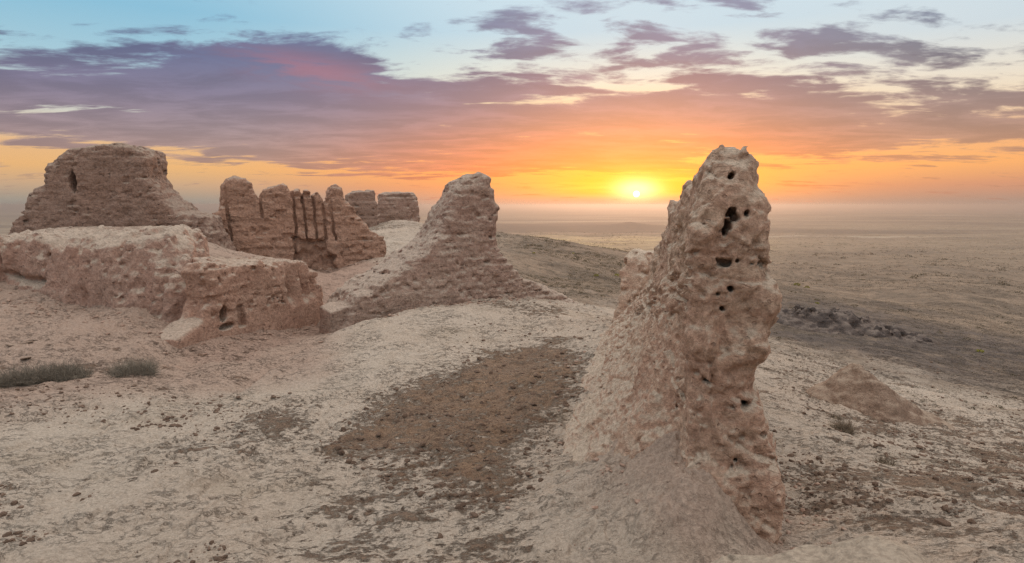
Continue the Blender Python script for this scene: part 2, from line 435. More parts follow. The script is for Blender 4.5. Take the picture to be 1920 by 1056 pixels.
def build_ground():
    fine = np.radians(np.linspace(-50, 50, 1000))
    th = np.concatenate([np.radians(np.arange(-180, -50, 4.0)), fine, np.radians(np.arange(54, 180, 4.0))])
    rr = np.concatenate([np.linspace(0.6, 4.2, 14), np.exp(np.concatenate([np.linspace(math.log(4.4), math.log(45), 620), np.linspace(math.log(45), math.log(14000), 640)[1:]]))])
    T, Rr = np.meshgrid(th, rr)
    x = Rr * np.sin(T); y = Rr * np.cos(T)
    z = ground_z(x, y)
    nr, nt = x.shape
    V = np.stack([x, y, z], -1).reshape(-1, 3)
    i = np.arange(nr - 1)[:, None] * nt; j = np.arange(nt)[None]; j1 = (j + 1) % nt
    Q = np.stack([i + j, i + j1, i + nt + j1, i + nt + j], -1).reshape(-1, 4)[:, ::-1]
    # cap the small hole under the camera with a fan made of degenerate-free quads
    c = len(V); V = np.vstack([V, [[0, 0, V[0, 2]]]])
    k = np.arange(0, nt - 1, 2)
    cap = np.stack([np.full(len(k), c), (k + 2) % nt, (k + 1) % nt, k], -1)[:, :]
    me = mesh_from('ground', V, np.vstack([Q, cap]))
    # soil masks (world-space patches), plus the painted sun glow on the plain
    X, Y = V[:, 0], V[:, 1]; r = np.hypot(X, Y)
    bp = [on_z(a, b, 0.0)[:2] for a, b in [(600, 850), (650, 790), (700, 745), (800, 695), (900, 665), (1050, 648), (1100, 668), (1105, 720), (1070, 780), (1030, 850), (990, 920), (900, 960), (800, 920), (700, 880)]]
    nz = 0.9 * fbm(X * 0.6, Y * 0.6, X * 0, 4, 5)
    brown = sstep(1.9, -1.9, poly_sd(X, Y, bp) + 0.5 * nz - 0.35)
    calm = [on_z(a, b, 0.0)[:2] for a, b in [(-200, 725), (450, 718), (640, 640), (900, 600), (1000, 640), (700, 730), (470, 790), (240, 830), (60, 880), (-200, 960)]]
    deb = 0.42 + 0.75 * (vnoise(X * 0.22, Y * 0.22, X * 0, 14) + 0.6 * vnoise(X * 0.7, Y * 0.7, X * 0, 15)) + 0.35 * sstep(0.30, 0.5, X / (Y + 1)) - 0.42 * sstep(0.8, -0.8, poly_sd(X, Y, calm) + 0.8 * nz)
    wornp = [on_z(a, b, 0.0)[:2] for a, b in [(110, 930), (330, 850), (560, 800), (680, 880), (820, 950), (1010, 960), (960, 1080), (300, 1090), (180, 1010)]]
    deb = deb + 0.38 * sstep(1.0, -0.6, poly_sd(X, Y, wornp) + 0.8 * nz)
    deb = np.clip(deb, 0, 1)
    pth = [on_z(a, b, -0.5)[:2] for a, b in [(330, 690), (450, 690), (520, 660), (640, 600), (700, 520), (640, 480), (560, 480), (400, 600), (330, 650)]]
    pink = sstep(2.0, -1.0, poly_sd(X, Y, pth) + nz)
    az = np.degrees(np.arctan2(X, Y))
    ap = apron_h(X, Y); deb = deb * sstep(0.35, 0.05, ap)
    apd = poly_sd(X, Y, [(2.6, 7.2), (1.6, 8.6), (1.5, 11), (2.6, 16), (3.8, 20), (5, 19), (3.6, 8)])
    pink = np.maximum(pink, 0.5 * sstep(0.9, -0.6, apd + 0.6 * nz)); pink = np.maximum(pink, 0.6 * sstep(0.45, 1.1, ap + 0.3 * nz))
    pink = np.maximum(pink, 0.75 * sstep(-14, -19, az) * sstep(17, 20, r) * sstep(50, 40, r))
    dk = [on_z(a, b, z + CZ)[:2] for a, b, z in [(1440, 640, -9), (1440, 590, -12), (1560, 578, -14), (1700, 600, -13.5), (1920, 640, -13.5), (2000, 700, -11), (1900, 735, -9.5), (1750, 690, -9), (1600, 650, -9)]]
    dark = sstep(13, -8, poly_sd(X, Y, dk) + 9 * fbm(X * 0.08, Y * 0.08, X * 0, 4, 8))
    slope = sstep(-10.0, 12.0, r - 36 + 6 * nz) * sstep(-10, 2, az)
    me.attributes.new('soil', 'FLOAT_COLOR', 'POINT').data.foreach_set('color', np.stack([brown, deb, pink, dark], -1).astype(np.float32).ravel())
    plain = sstep(150, 700, r)
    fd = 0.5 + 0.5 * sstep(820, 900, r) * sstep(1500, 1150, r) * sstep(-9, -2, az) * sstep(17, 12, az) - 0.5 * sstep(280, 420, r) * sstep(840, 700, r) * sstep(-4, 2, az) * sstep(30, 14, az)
    me.attributes.new('far_soil_glow', 'FLOAT_COLOR', 'POINT').data.foreach_set('color', np.stack([slope, plain, np.clip(ap, 0, 1), fd], -1).astype(np.float32).ravel())
    return me

def ground_material():
    m, t, bs = new_mat('desert_ground')
    co = t.n.new('ShaderNodeTexCoord').outputs['Object']
    xyz = t.sep(co)
    flat = co
    sa = t.attr('soil'); s3 = t.n.new('ShaderNodeSeparateColor'); t.l.new(sa.outputs['Color'], s3.inputs[0])
    brown, deb, pink = s3.outputs[0], s3.outputs[1], s3.outputs[2]; dark = sa.outputs['Alpha']
    fa = t.attr('far_soil_glow'); f3 = t.n.new('ShaderNodeSeparateColor'); t.l.new(fa.outputs['Color'], f3.inputs[0])
    slope, plain, apr, fdk = f3.outputs[0], f3.outputs[1], f3.outputs[2], fa.outputs['Alpha']
    rot = t.mapping(flat, (0.75, 1.15, 1), (0, 0, R(-24)))
    big = t.noise(flat, 0.12, 4, 0.55)
    med = t.noise(rot, 0.9, 6, 0.62)
    sm = t.noise(rot, 4.2, 8, 0.70)
    spk = t.noise(t.mapping(flat, (0.6, 1.0, 1), (0, 0, R(-20))), 11.0, 7, 0.72)
    fine = t.noise(flat, 16.0, 6, 0.7)
    grit = t.noise(flat, 60.0, 3, 0.7)
    c = t.mix(t.step(0.35, 0.65, big), PALE, (0.495, 0.41, 0.33))
    c = t.mix(t.mul(t.step(0.5, 0.7, t.noise(rot, 0.45, 5, 0.65)), 0.5), c, (0.40, 0.325, 0.245))
    c = t.mix(pink, c, (0.40, 0.285, 0.225))
    # thin loose dirt broken up over the crust: patches, then specks
    lvl = t.add(t.add(t.mul(med, 0.42), t.mul(sm, 0.42)), t.mul(spk, 0.30))
    thr = t.sub(0.685, t.mul(deb, 0.115))
    dm = t.step(thr, t.add(thr, 0.055), lvl)
    c = t.mix(t.mul(dm, 0.66), c, (0.29, 0.178, 0.115))
    sp = t.step(t.sub(0.645, t.mul(deb, 0.075)), t.sub(0.675, t.mul(deb, 0.075)), spk)
    c = t.mix(t.mul(sp, 0.8), c, (0.16, 0.115, 0.085))
    thr2 = t.sub(0.74, t.mul(brown, 0.27))
    lv2 = t.add(t.add(t.mul(med, 0.30), t.mul(sm, 0.50)), t.mul(spk, 0.42))
    thr2 = t.sub(0.82, t.mul(brown, 0.31))
    bm = t.m('MULTIPLY', t.step(thr2, t.add(thr2, 0.09), lv2), t.step(0.0, 0.3, brown))
    bc = t.mix(t.step(0.35, 0.65, t.noise(flat, 0.7, 5, 0.6)), (0.40, 0.25, 0.155), (0.33, 0.21, 0.14))
    bc = t.mix(t.mul(t.step(0.50, 0.60, spk), 0.6), bc, (0.17, 0.10, 0.066))
    bc = t.mix(t.mul(t.step(0.46, 0.36, spk), 0.6), bc, (0.45, 0.34, 0.245))
    c = t.mix(t.mul(bm, 0.80), c, bc)
    # slope beyond: stony tan soil, dark shale, then pale far plain with scrub mottling
    c = t.mix(slope, c, t.mix(t.step(0.4, 0.62, t.noise(flat, 0.09, 6, 0.65)), (0.285, 0.218, 0.16), (0.185, 0.147, 0.112)))
    c = t.mix(t.mul(slope, t.step(0.56, 0.64, t.noise(flat, 0.55, 5, 0.7))), c, (0.15, 0.125, 0.095))
    ss_ = t.noise(t.mapping(flat, (0.7, 1.2, 1), (0, 0, R(-15))), 1.6, 8, 0.75)
    c = t.mix(t.mul(slope, t.step(0.54, 0.61, ss_)), c, (0.155, 0.12, 0.085))
    c = t.mix(t.mul(t.mul(slope, t.step(0.43, 0.36, ss_)), 0.7), c, (0.42, 0.335, 0.25))
    c = t.mix(t.mul(dark, t.step(0.3, 0.55, t.noise(flat, 0.6, 6, 0.7), 0.12, 0.85)), c, (0.125, 0.105, 0.095))
    far = t.mix(t.step(0.42, 0.6, t.noise(t.mapping(flat, (0.35, 1, 1)), 0.006, 6, 0.62)), (0.30, 0.236, 0.17), (0.175, 0.145, 0.115))
    far = t.mix(t.mul(t.step(0.52, 0.60, t.noise(flat, 0.07, 6, 0.72)), 0.75), far, (0.18, 0.15, 0.10))
    streak = t.step(0.64, 0.68, t.noise(t.mapping(flat, (0.12, 1, 1), (0, 0, R(6))), 0.009, 3, 0.5))
    far = t.mix(t.mul(streak, 0.6), far, (0.46, 0.39, 0.30))
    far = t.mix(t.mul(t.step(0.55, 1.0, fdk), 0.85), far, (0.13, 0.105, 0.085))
    far = t.mix(t.mul(t.step(0.45, 0.0, fdk), t.step(0.40, 0.62, t.noise(t.mapping(flat, (0.5, 1, 1)), 0.03, 7, 0.7), 0.2, 0.85)), far, (0.52, 0.40, 0.22))  # golden glow below the sun, painted into the plain's colour
    c = t.mix(plain, c, far)
    c = t.mix(t.step(0.3, 0.7, fine), t.mix(1.0, c, (0.74, 0.72, 0.70), 'MULTIPLY'), t.mix(1.0, c, (1.15, 1.15, 1.14), 'MULTIPLY'))
    gr = t.noise(flat, 34.0, 4, 0.75)
    c = t.mix(t.mul(t.step(0.60, 0.66, gr), t.sub(0.75, plain)), c, (0.17, 0.125, 0.095))
    c = t.mix(t.mul(t.step(0.63, 0.70, fine), t.add(0.25, t.mul(t.m('MAXIMUM', dm, bm), 0.6))), c, (0.11, 0.08, 0.06))
    lines = t.step(0.020, 0.0, t.m('ABSOLUTE', t.sub(t.noise(t.mapping(flat, (0.6, 1.25, 1), (0, 0, R(-22))), 2.4, 7, 0.68, 0.2), 0.5)))
    lines = t.mul(lines, t.mul(t.step(0.42, 0.54, t.noise(flat, 0.55, 4, 0.6)), t.sub(1.0, plain)))
    lines = t.mul(lines, t.sub(1.0, t.mul(apr, 0.9)))
    c = t.mix(t.mul(lines, 0.35), c, (0.17, 0.12, 0.09))
    t.put(bs.inputs['Base Color'], c)
    rough = t.add(0.35, t.mul(t.m('MAXIMUM', dm, bm), 0.9))
    h = t.add(t.mul(fine, rough), t.mul(grit, t.mul(rough, 0.35)))
    h = t.sub(h, t.mul(lines, 0.35)); h = t.add(h, t.mul(sm, 1.3)); h = t.add(h, t.mul(spk, t.add(0.3, t.mul(rough, 0.6))))
    crk = t.step(0.0, 0.045, t.voro(t.mix(0.15, rot, t.n.new('ShaderNodeTexNoise').outputs['Color']), 1.1, 'DISTANCE_TO_EDGE'))
    h = t.add(h, t.mul(t.m('MAXIMUM', crk, t.step(0.44, 0.58, med)), 0.18))
    t.l.new(bump(t, h, 1.0, 0.10), bs.inputs['Normal'])
    return m

g = add_obj('ground', build_ground(), ground_material())
tag(g, 'pale cracked desert ground falling away to a wide hazy plain', 'ground', kind='structure')

# ------------------------------------------------------------------ ruins
def gully(x, y, z, f, s): return vnoise(x * f, y * f, z * f * 0.14, s)

def brick_noise(amp=1.0, seed=0, lump=0.22, course=0.42, brick=0.03, strat=0.07, gul=0.05, pit=0.22, f=1.0, pit_t=0.42):
    def nf(x, y, z, d):
        n = lump * fbm(x * 0.45 * f, y * 0.45 * f, z * 0.45 * f, 3, seed)
        n = n + 0.28 * lump * fbm(x * 1.9 * f, y * 1.9 * f, z * 1.9 * f, 4, seed + 3, 0.6)
        r1 = 0.8 * y + 0.6 * z; r2 = -0.8 * x + 0.36 * y - 0.48 * z; r3 = -0.6 * x - 0.48 * y + 0.64 * z
        n = n + 0.7 * lump * (np.abs(vnoise(r1 * 1.6 * f, r2 * 1.6 * f, r3 * 1.6 * f, seed + 4)) - 0.25) + 0.4 * lump * (np.abs(vnoise(r1 * 3.8 * f, r2 * 3.8 * f, r3 * 3.8 * f, seed + 5)) - 0.25)
        n = n + strat * vnoise(x * 0.6 * f, y * 0.6 * f, z * 3.3 * f, seed + 7) + 0.5 * strat * vnoise(x * 1.6 * f, y * 1.6 * f, z * 7.0 * f, seed + 8)
        n = n + gul * gully(x, y, z, 1.7 * f, seed + 9)
        if brick > 0:
            zz = z / course + 0.25 * vnoise(x * 0.4, y * 0.4, z * 0.4, seed + 11)
            row = np.floor(zz); fz = np.abs(zz - row - 0.5) * 2
            xx = (x + y) / (course * 1.25) + (row % 2) * 0.5 + 0.2 * vnoise(x, y, z, seed + 12)
            fx = np.abs(xx - np.floor(xx) - 0.5) * 2
            keep = sstep(-0.25, 0.25, vnoise(x * 0.5, y * 0.5, z * 0.5, seed + 13))
            n = n + brick * keep * np.maximum(sstep(0.72, 0.95, fz), 0.8 * sstep(0.84, 0.97, fx))
            hsh = np.sin(row * 12.9898 + np.floor(xx) * 78.233) * 43758.5453
            hsh = hsh - np.floor(hsh)
            n = n + brick * 2.0 * keep * (hsh > 0.92)
        p = vnoise(x * 2.1 * f, y * 2.1 * f, z * 2.6 * f, seed + 17) + 0.35 * vnoise(x * 5 * f, y * 5 * f, z * 5 * f, seed + 18)
        n = n + pit * sstep(pit_t, pit_t + 0.35, p)
        return d + amp * n
    return nf

def trace(A, B, pts):
    """pixel outline -> (s, z) on the vertical plane through the plan points A, B"""
    A = np.array(A[:2], float); B = np.array(B[:2], float); e = (B - A) / np.linalg.norm(B - A); nrm = np.array([-e[1], e[0]])
    out = []
    for px, py in pts:
        d = ray(px, py); t = (A @ nrm) / (d[:2] @ nrm)
        p = d[:2] * t
        out.append(((p - A) @ e, CZ + d[2] * t))
    return np.array(out)

def slab(poly, T, k, batter=0.12, back=None, front=0.0):
    """eroded wall: outline in (s, z), front face near t=0 leaning back with height, thickness T"""
    ztop = poly[:, 1].max()
    def df(X, Y, Z):
        d2 = poly_sd(X[:, 0, :].astype(float), Z[:, 0, :].astype(float), poly)[:, None, :].astype(np.float32)
        f = front + batter * (Z - ztop)            # front face comes forward lower down
        Tt = T if np.isscalar(T) else np.interp(X, T[0], T[1]).astype(np.float32)
        dt = np.maximum(f - Y + 0.0, Y - (Tt - f * 0.4))
        return smax(d2, dt, k)
    return df

def ell(x, y, z, c, r):
    return (np.sqrt(((x - c[0]) / r[0]) ** 2 + ((y - c[1]) / r[1]) ** 2 + ((z - c[2]) / r[2]) ** 2) - 1) * min(r)

# --- great tower block at the left
TA, TB = on_y(5, 440, 42), on_y(400, 440, 43)
tp = trace(TA, TB, [(-25, 500), (2, 450), (22, 425), (45, 390), (48, 368), (62, 352), (76, 345), (78, 315), (100, 290), (130, 276), (165, 272), (215, 268), (225, 268), (262, 278),
                    (276, 296), (276, 328), (286, 348), (306, 372), (340, 396), (384, 405), (402, 440), (414, 480), (420, 540)])
base_tw = slab(tp, ([0, 8, 14], [5.0, 3.4, 3.0]), 0.6, 0.07)
slit = trace(TA, TB, [(139, 340)])[0]
nf0 = brick_noise(1.0, 2, 0.10, 0.36, 0.06, 0.045, 0.05, 0.12, 1.8, 0.46)
def nf_tower(x, y, z, d):
    d = nf0(x, y, z, d)
    w = 0.24 * sstep(1.0, 0.2, np.abs(z - slit[1] + 0.05)) + 0.0
    h = np.maximum(np.abs(x - slit[0] - 0.06 * (slit[1] - z)) - w, np.abs(z - slit[1]) - 0.8)
    h = np.maximum(h, y - 2.2)
    return np.maximum(d, -h * 0.8)
def tower_parts(c):
    m = (np.abs(c[:, 0] - slit[0]) < 0.36) & (np.abs(c[:, 2] - slit[1]) < 0.85) & (c[:, 1] > -0.22 + 0.0)
    f = 0.07 * (c[:, 2] - tp[:, 1].max())
    m &= c[:, 1] > f + 0.45
    m &= c[:, 1] < 3
    return m.astype(int), ['window_slit']
o = sdf_object('tower_ruin', M_tower, TA, TB, ((-2.2, -2.5, 1.0), (17, 9.5, 9.9)), 0.105, base_tw, nf_tower, 0.9, tower_parts)
tag(o, 'massive flat-topped mud brick tower ruin with a dark window slit', 'ruin')

# --- niched wall with tall eroded piers
NA, NB = on_y(395, 440, 46.5), on_y(722, 440, 52)
npix = [(380, 540), (392, 415), (400, 402), (411, 394), (414, 372), (415, 348), (424, 335), (442, 331), (460, 335), (471, 346), (476, 361), (486, 374), (490, 362), (505, 352), (520, 346), (531, 342),
        (541, 346), (545, 357), (551, 356), (558, 354), (564, 359), (567, 377), (570, 363), (575, 358), (581, 362), (585, 379), (589, 366), (595, 361), (601, 366), (607, 372), (611, 382), (615, 378),
        (617, 360), (623, 350), (632, 346), (642, 351), (648, 361), (651, 374), (662, 386), (677, 408), (700, 434), (719, 444), (723, 470), (724, 540)]
npoly = trace(NA, NB, npix)
base_n = slab(npoly, 2.2, 0.30, 0.03)
grooves = [trace(NA, NB, [(a, b), (c, e)]) for a, b, c, e in [(548, 355, 556, 446), (567, 370, 576, 448), (586, 370, 594, 450), (605, 370, 612, 450), (620, 385, 629, 452), (399, 408, 406, 458), (425, 392, 435, 455), (487, 372, 494, 410)]]
nich = trace(NA, NB, [(549, 447), (612, 447), (614, 470), (628, 480), (630, 515), (549, 515)])
door = trace(NA, NB, [(603, 492)])[0]
nf1 = brick_noise(1.0, 31, 0.13, 0.42, 0.05, 0.07, 0.035, 0.16)
def nf_niche(x, y, z, d):
    d = nf1(x, y, z, d)
    for i, gg in enumerate(grooves):
        (x0, z0), (x1, z1) = gg
        t = np.clip((z - z1) / (z0 - z1), 0, 1.3)
        xc = x1 + (x0 - x1) * t + 0.08 * vnoise(x * 0, y * 0, z * 1.5, 70 + i)
        hw = 0.085 + 0.03 * t + 0.04 * vnoise(x * 0, y * 0, z * 2.1, 90 + i)
        gr = np.maximum(np.maximum(np.abs(x - xc) - hw, z1 - z), y - (0.36 if i < 7 else 0.2))
        d = np.maximum(d, -gr)
    ns = poly_sd(x, z, nich)
    rec = np.maximum(np.maximum(ns, y - 0.45), 0 * x) + 0.28 * fbm(x * 1.3, y * 1.3, z * 1.3, 4, 55)
    d = np.maximum(d, -np.where(ns < 0.6, np.maximum(ns + 0.2 * vnoise(x * 2, y * 2, z * 2, 57), y - 0.45 + 0.35 * fbm(x * 1.8, y * 1.8, z * 1.8, 3, 56)), 1.0))
    d = np.maximum(d, -np.maximum(ell(x, y, z, (door[0], 0.4, door[1]), (0.24, 1.6, 0.55)), -9))
    return d
pier_cuts = [npoly[11][0], npoly[17][0] + 0.05, npoly[21][0], npoly[25][0], npoly[30][0]]
def niche_parts(c):
    lab = np.zeros(len(c), int); zb = grooves[0][1][1] + 0.1
    e = [trace(NA, NB, [(q, 375)])[0][0] for q in (427, 488, 549, 568, 587, 613, 655)]
    for i in range(6):
        m = (c[:, 0] > e[i]) & (c[:, 0] <= e[i + 1]) & (c[:, 2] > zb)
        lab[m] = i + 1
    dm = (np.abs(c[:, 0] - door[0]) < 0.3) & (np.abs(c[:, 2] - door[1]) < 0.6) & (c[:, 1] > 0.5) & (c[:, 1] < 2.0)
    lab[dm] = 7
    return lab, ['pier'] * 6 + ['doorway']
o = sdf_object('niched_wall_ruin', M_niche, NA, NB, ((-1.2, -1.2, -1.2), (16.5, 3.4, 8.6)), 0.085, base_n, nf_niche, 0.8, niche_parts)
tag(o, 'jagged reddish mud brick wall with tall narrow piers and dark vertical slots', 'ruin')

# --- two square bastions far behind
for (x0, x1, pts, Y, sd, lab) in [
    (655, 712, [(650, 470), (652, 385), (655, 366), (668, 358), (690, 357), (703, 355), (706, 363), (708, 385), (714, 430), (720, 470)], 70, 5, 'rounded mud brick bastion immediately behind the right end of the pier wall'),
    (709, 788, [(700, 440), (708, 400), (709, 364), (722, 360), (750, 359), (777, 359), (784, 368), (787, 400), (788, 416), (792, 450)], 77, 6, 'low square dark red bastion with a flat top, farthest of the ruins')]:
    A, B = on_y(x0, 420, Y), on_y(x1, 420, Y + 1.5)
    pl = trace(A, B, pts)
    o = sdf_object('bastion_ruin', M_tower if sd == 5 else M_centre, A, B, ((-1.5, -1.5, pl[:, 1].min() + 0.5), (pl[:, 0].max() + 1, 6, pl[:, 1].max() + 1)), 0.13,
                   slab(pl, 2.5, 0.4, 0.04), brick_noise(1.0, 200 + sd * 9, 0.12, 0.55, 0.08, 0.07, 0.03, 0.16), 0.8)
    tag(o, lab, 'ruin', 'bastions behind the pier wall')

# --- central leaning ruin
CA, CB = on_y(612, 590, 26.8), on_y(1045, 560, 33.2)
cpoly = trace(CA, CB, [(600, 680), (640, 590), (648, 575), (660, 551), (696, 527), (740, 499), (784, 470), (816, 439), (830, 411), (838, 387), (850, 368), (862, 346), (874, 334), (889, 326), (900, 321),
                       (917, 324), (924, 334), (923, 349), (932, 359), (930, 390), (928, 420), (928, 450), (935, 476), (946, 498), (968, 517), (998, 528), (1034, 543), (1064, 559), (1080, 590), (1090, 640)])
base_c = slab(cpoly, ([0, 6, 9, 13], [2.4, 2.2, 1.5, 1.2]), 0.42, 0.17)
nf2 = brick_noise(1.0, 61, 0.09, 0.30, 0.045, 0.035, 0.05, 0.11, 1.7, 0.46)
stub = trace(CA, CB, [(611, 640), (611, 582), (630, 574), (655, 570), (660, 640)])
def df_c(X, Y, Z):
    d = base_c(X, Y, Z)
    d3 = smax(poly_sd(X[:, 0, :].astype(float), Z[:, 0, :].astype(float), stub)[:, None, :].astype(np.float32), np.maximum(-0.75 - Y, Y - 1.2), 0.12)
    return np.minimum(d, d3)
def nf_c(x, y, z, d):
    st = sstep(stub[3][0] - 0.25, stub[3][0] - 0.6, x)
    return d * st + (1 - st) * nf2(x, y, z, d) + st * 0.05 * fbm(x * 1.4, y * 1.4, z * 1.4, 4, 77)
def c_parts(c):
    return (c[:, 0] < stub[3][0] - 0.35).astype(int), ['wall_stub']
o = sdf_object('leaning_ruin', M_centre, CA, CB, ((-0.9, -2.4, -1.6), (cpoly[:, 0].max() + 0.6, 4.6, 7.9)), (0.065, 0.075, 0.065), df_c, nf_c, 0.8, c_parts)
tag(o, 'tall sloping mud brick ruin narrowing to a blunt top, alone in the centre', 'ruin')

# --- long eroded mound before the tower
MA, MB = on_y(-60, 500, 29.5), on_y(395, 560, 24.3)
mpoly = trace(MA, MB, [(-140, 640), (-120, 450), (-60, 446), (0, 446), (60, 442), (120, 442), (180, 439), (220, 433), (246, 426), (266, 429), (286, 445), (305, 469), (326, 493), (346, 511), (362, 538), (372, 570), (365, 610), (360, 680)])
mx = mpoly[:, 0].max()
base_m = slab(mpoly, ([0, mx - 5, mx - 2.5, mx - 0.8], [6.5, 5.0, 2.8, 0.8]), 1.1, 0.20)
nf3 = brick_noise(1.0, 91, 0.15, 0.4, 0.0, 0.02, 0.26, 0.12, 1.35, 0.5)
def nf_m(x, y, z, d):
    d = nf3(x, y, z, d)
    u = np.exp(-((z - 1.75 - 0.25 * vnoise(x * 0.5, y * 0, z * 0, 5)) / 0.16) ** 2) * sstep(9.5, 6.5, x) * sstep(-0.2, 0.3, vnoise(x * 0.8, y * 0, z * 0, 15) + 0.15)
    return d + 0.5 * u
o = sdf_object('eroded_wall', M_mound, MA, MB, ((-2.0, -2.8, -0.5), (mpoly[:, 0].max() + 0.3, 9.5, 5.4)), 0.075, base_m, nf_m, 1.1)
tag(o, 'long rounded pink earth wall stump with a pale crest, directly before the big tower', 'ruin')

# --- platform wall beside the sunken path
PA, PB = on_z(333, 669, -0.5), on_z(606, 606, -0.95)
ppoly = trace(PA, PB, [(331, 720), (327, 640), (352, 620), (378, 600), (388, 570), (387, 535), (380, 512), (388, 494), (420, 490), (460, 492), (500, 494), (540, 489), (576, 485), (588, 494), (598, 512), (603, 545), (607, 580), (609, 660)])
base_p = slab(ppoly, ([0, 1.5, 2.6, 4.5, 7.0], [1.3, 1.2, 1.4, 3.5, 6.0]), 0.28, 0.05)
nf4 = brick_noise(1.0, 131, 0.075, 0.36, 0.03, 0.015, 0.13, 0.10, 1.6, 0.48)
ph = trace(PA, PB, [(415, 588)])[0]; pn = trace(PA, PB, [(450, 592)])[0]; pe = trace(PA, PB, [(420, 612)])[0]
pg = [trace(PA, PB, [(q, 500)])[0][0] for q in (545, 570, 590)]
zpl = trace(PA, PB, [(395, 605)])[0][1]
def nf_p(x, y, z, d):
    pl = sstep(zpl + 0.25, zpl - 0.05, z + 0.03 * (x - 4))
    d0 = d + 0.05 * fbm(x * 1.1, y * 1.1, z * 1.1, 4, 141)
    d = nf4(x, y, z, d) * (1 - pl) + d0 * pl
    d = np.maximum(d, -ell(x, y, z, (ph[0], 0, ph[1]), (0.28, 0.9, 0.34)))
    d = np.maximum(d, -np.maximum(np.maximum(np.abs(x - pn[0]) - 0.22, np.abs(z - pn[1]) - 0.45), y - 0.18))
    d = np.maximum(d, -ell(x, y, z, (pe[0], 0, pe[1]), (0.5, 0.3, 0.14)))
    for i, q in enumerate(pg):
        d = d + 0.55 * np.exp(-((x - q - 0.12 * vnoise(x * 0, y * 0, z * 1.4, 7 + i)) / 0.22) ** 2) * sstep(zpl - 0.3, zpl + 0.6, z)
    return d
def p_parts(c):
    lab = ((c[:, 2] < zpl + 0.05 - 0.03 * (c[:, 0] - 4)) & (c[:, 1] < 1.5)).astype(int)
    lab[(((c[:, 0] - ph[0]) / 0.34) ** 2 + ((c[:, 2] - ph[1]) / 0.4) ** 2 < 1) & (c[:, 1] > 0.05) & (c[:, 1] < 1.3)] = 2
    return lab, ['plaster_plinth', 'hole']
o = sdf_object('platform_wall', M_plat, PA, PB, ((-0.7, -1.1, -2.2), (ppoly[:, 0].max() + 0.5, 7.2, 3.6)), 0.06, base_p, nf_p, 0.8, p_parts)
tag(o, 'flat-topped platform wall with a smooth plaster plinth and a small square hole, lining the sunken path', 'ruin')

# --- near wall remnant on the right
WA, WB = (3.05, 8.4), (5.2, 20.0)
hs = np.array([[-1.5, -3], [-0.2, 0.2], [0.12, 0.60], [0.4, 0.78], [0.9, 0.78], [1.3, 0.62], [1.55, 0.40], [2.2, 0.36], [3.2, 0.24], [4.5, 0.0], [5.6, -0.25], [7.0, -0.7], [8.4, -1.2], [9.6, -1.8], [10.8, -2.4], [12.0, -3.4], [13.5, -5]])
def df_w(X, Y, Z):
    z = Z - CZ
    h = np.interp(X, hs[:, 0], hs[:, 1]).astype(np.float32)
    wl = np.interp(z, [-5.5, -4.9, -4.2, -3.4, -2.4, -1.2, -0.2, 0.4, 0.8, 1.2], [0.95, 0.72, 0.58, 0.50, 0.47, 0.46, 0.45, 0.40, 0.30, 0.2]).astype(np.float32)
    fl = np.interp(z, [-5.5, -4.9, -4.2, -3.4, -2.4, -1.2, 0, 1], [2.6, 1.9, 1.25, 0.70, 0.28, 0.06, 0.0, 0]).astype(np.float32)
    wl = wl + fl * sstep(-0.4, 2.6, X) + 0.012 * X
    wr = np.interp(z, [-5.5, -4.9, -4.0, -3.3, -2.8, -2.3, -1.8, -1.4, -0.95, -0.45, -0.05, 0.3, 0.6, 0.9], [0.76, 0.72, 0.68, 0.66, 0.63, 0.50, 0.53, 0.57, 0.49, 0.39, 0.43, 0.32, 0.24, 0.13]).astype(np.float32)
    bul = np.interp(z, [-5.5, -4.9, -4.3, -3.6, -2.6], [0.5, 0.3, 0.15, 0.05, 0.0]).astype(np.float32)
    fr = np.interp(z, [-5.5, -4.6, -3.6, -2.2, -0.5, 0.3, 0.8, 1.2], [-0.5, -0.34, -0.12, -0.05, 0.0, 0.08, 0.25, 0.5]).astype(np.float32) - bul * sstep(-0.35, 0.35, Y)
    dt = np.maximum(Y - wl, -wr - Y)
    d = smax(dt, (z - h) * 0.85, 0.25)
    return smax(d, fr - X, 0.30)
WR = math.atan2(WB[1] - WA[1], WB[0] - WA[0])
def wl_loc(px, py, Y):
    p = on_y(px, py, Y); dx, dy = p[0] - WA[0], p[1] - WA[1]
    return (dx * math.cos(WR) + dy * math.sin(WR), -dx * math.sin(WR) + dy * math.cos(WR), p[2])
holes = [(1340, 326, 6, 10, 0.16), (1377, 327, 7, 7), (1371, 400, 11, 12), (1362, 420, 7, 9), (1358, 434, 5, 9), (1357, 491, 13, 9, 0.22), (1411, 490, 18, 6, 0.10), (1352, 579, 5, 6), (1368, 540, 5, 5), (1398, 401, 4, 6), (1328, 714, 8, 6), (1396, 756, 9, 6, 0.2),
         (1434, 820, 10, 9, 0.15), (1383, 868, 9, 6), (1345, 552, 4, 4), (1381, 489, 4, 5)]
HL = [(*wl_loc(a, b, 8.45 if b < 800 else 8.2), c * 0.0080, e * 0.0080, dp) for a, b, c, e, dp in [h if len(h) == 5 else (*h, 0.5) for h in holes]]
BL = []
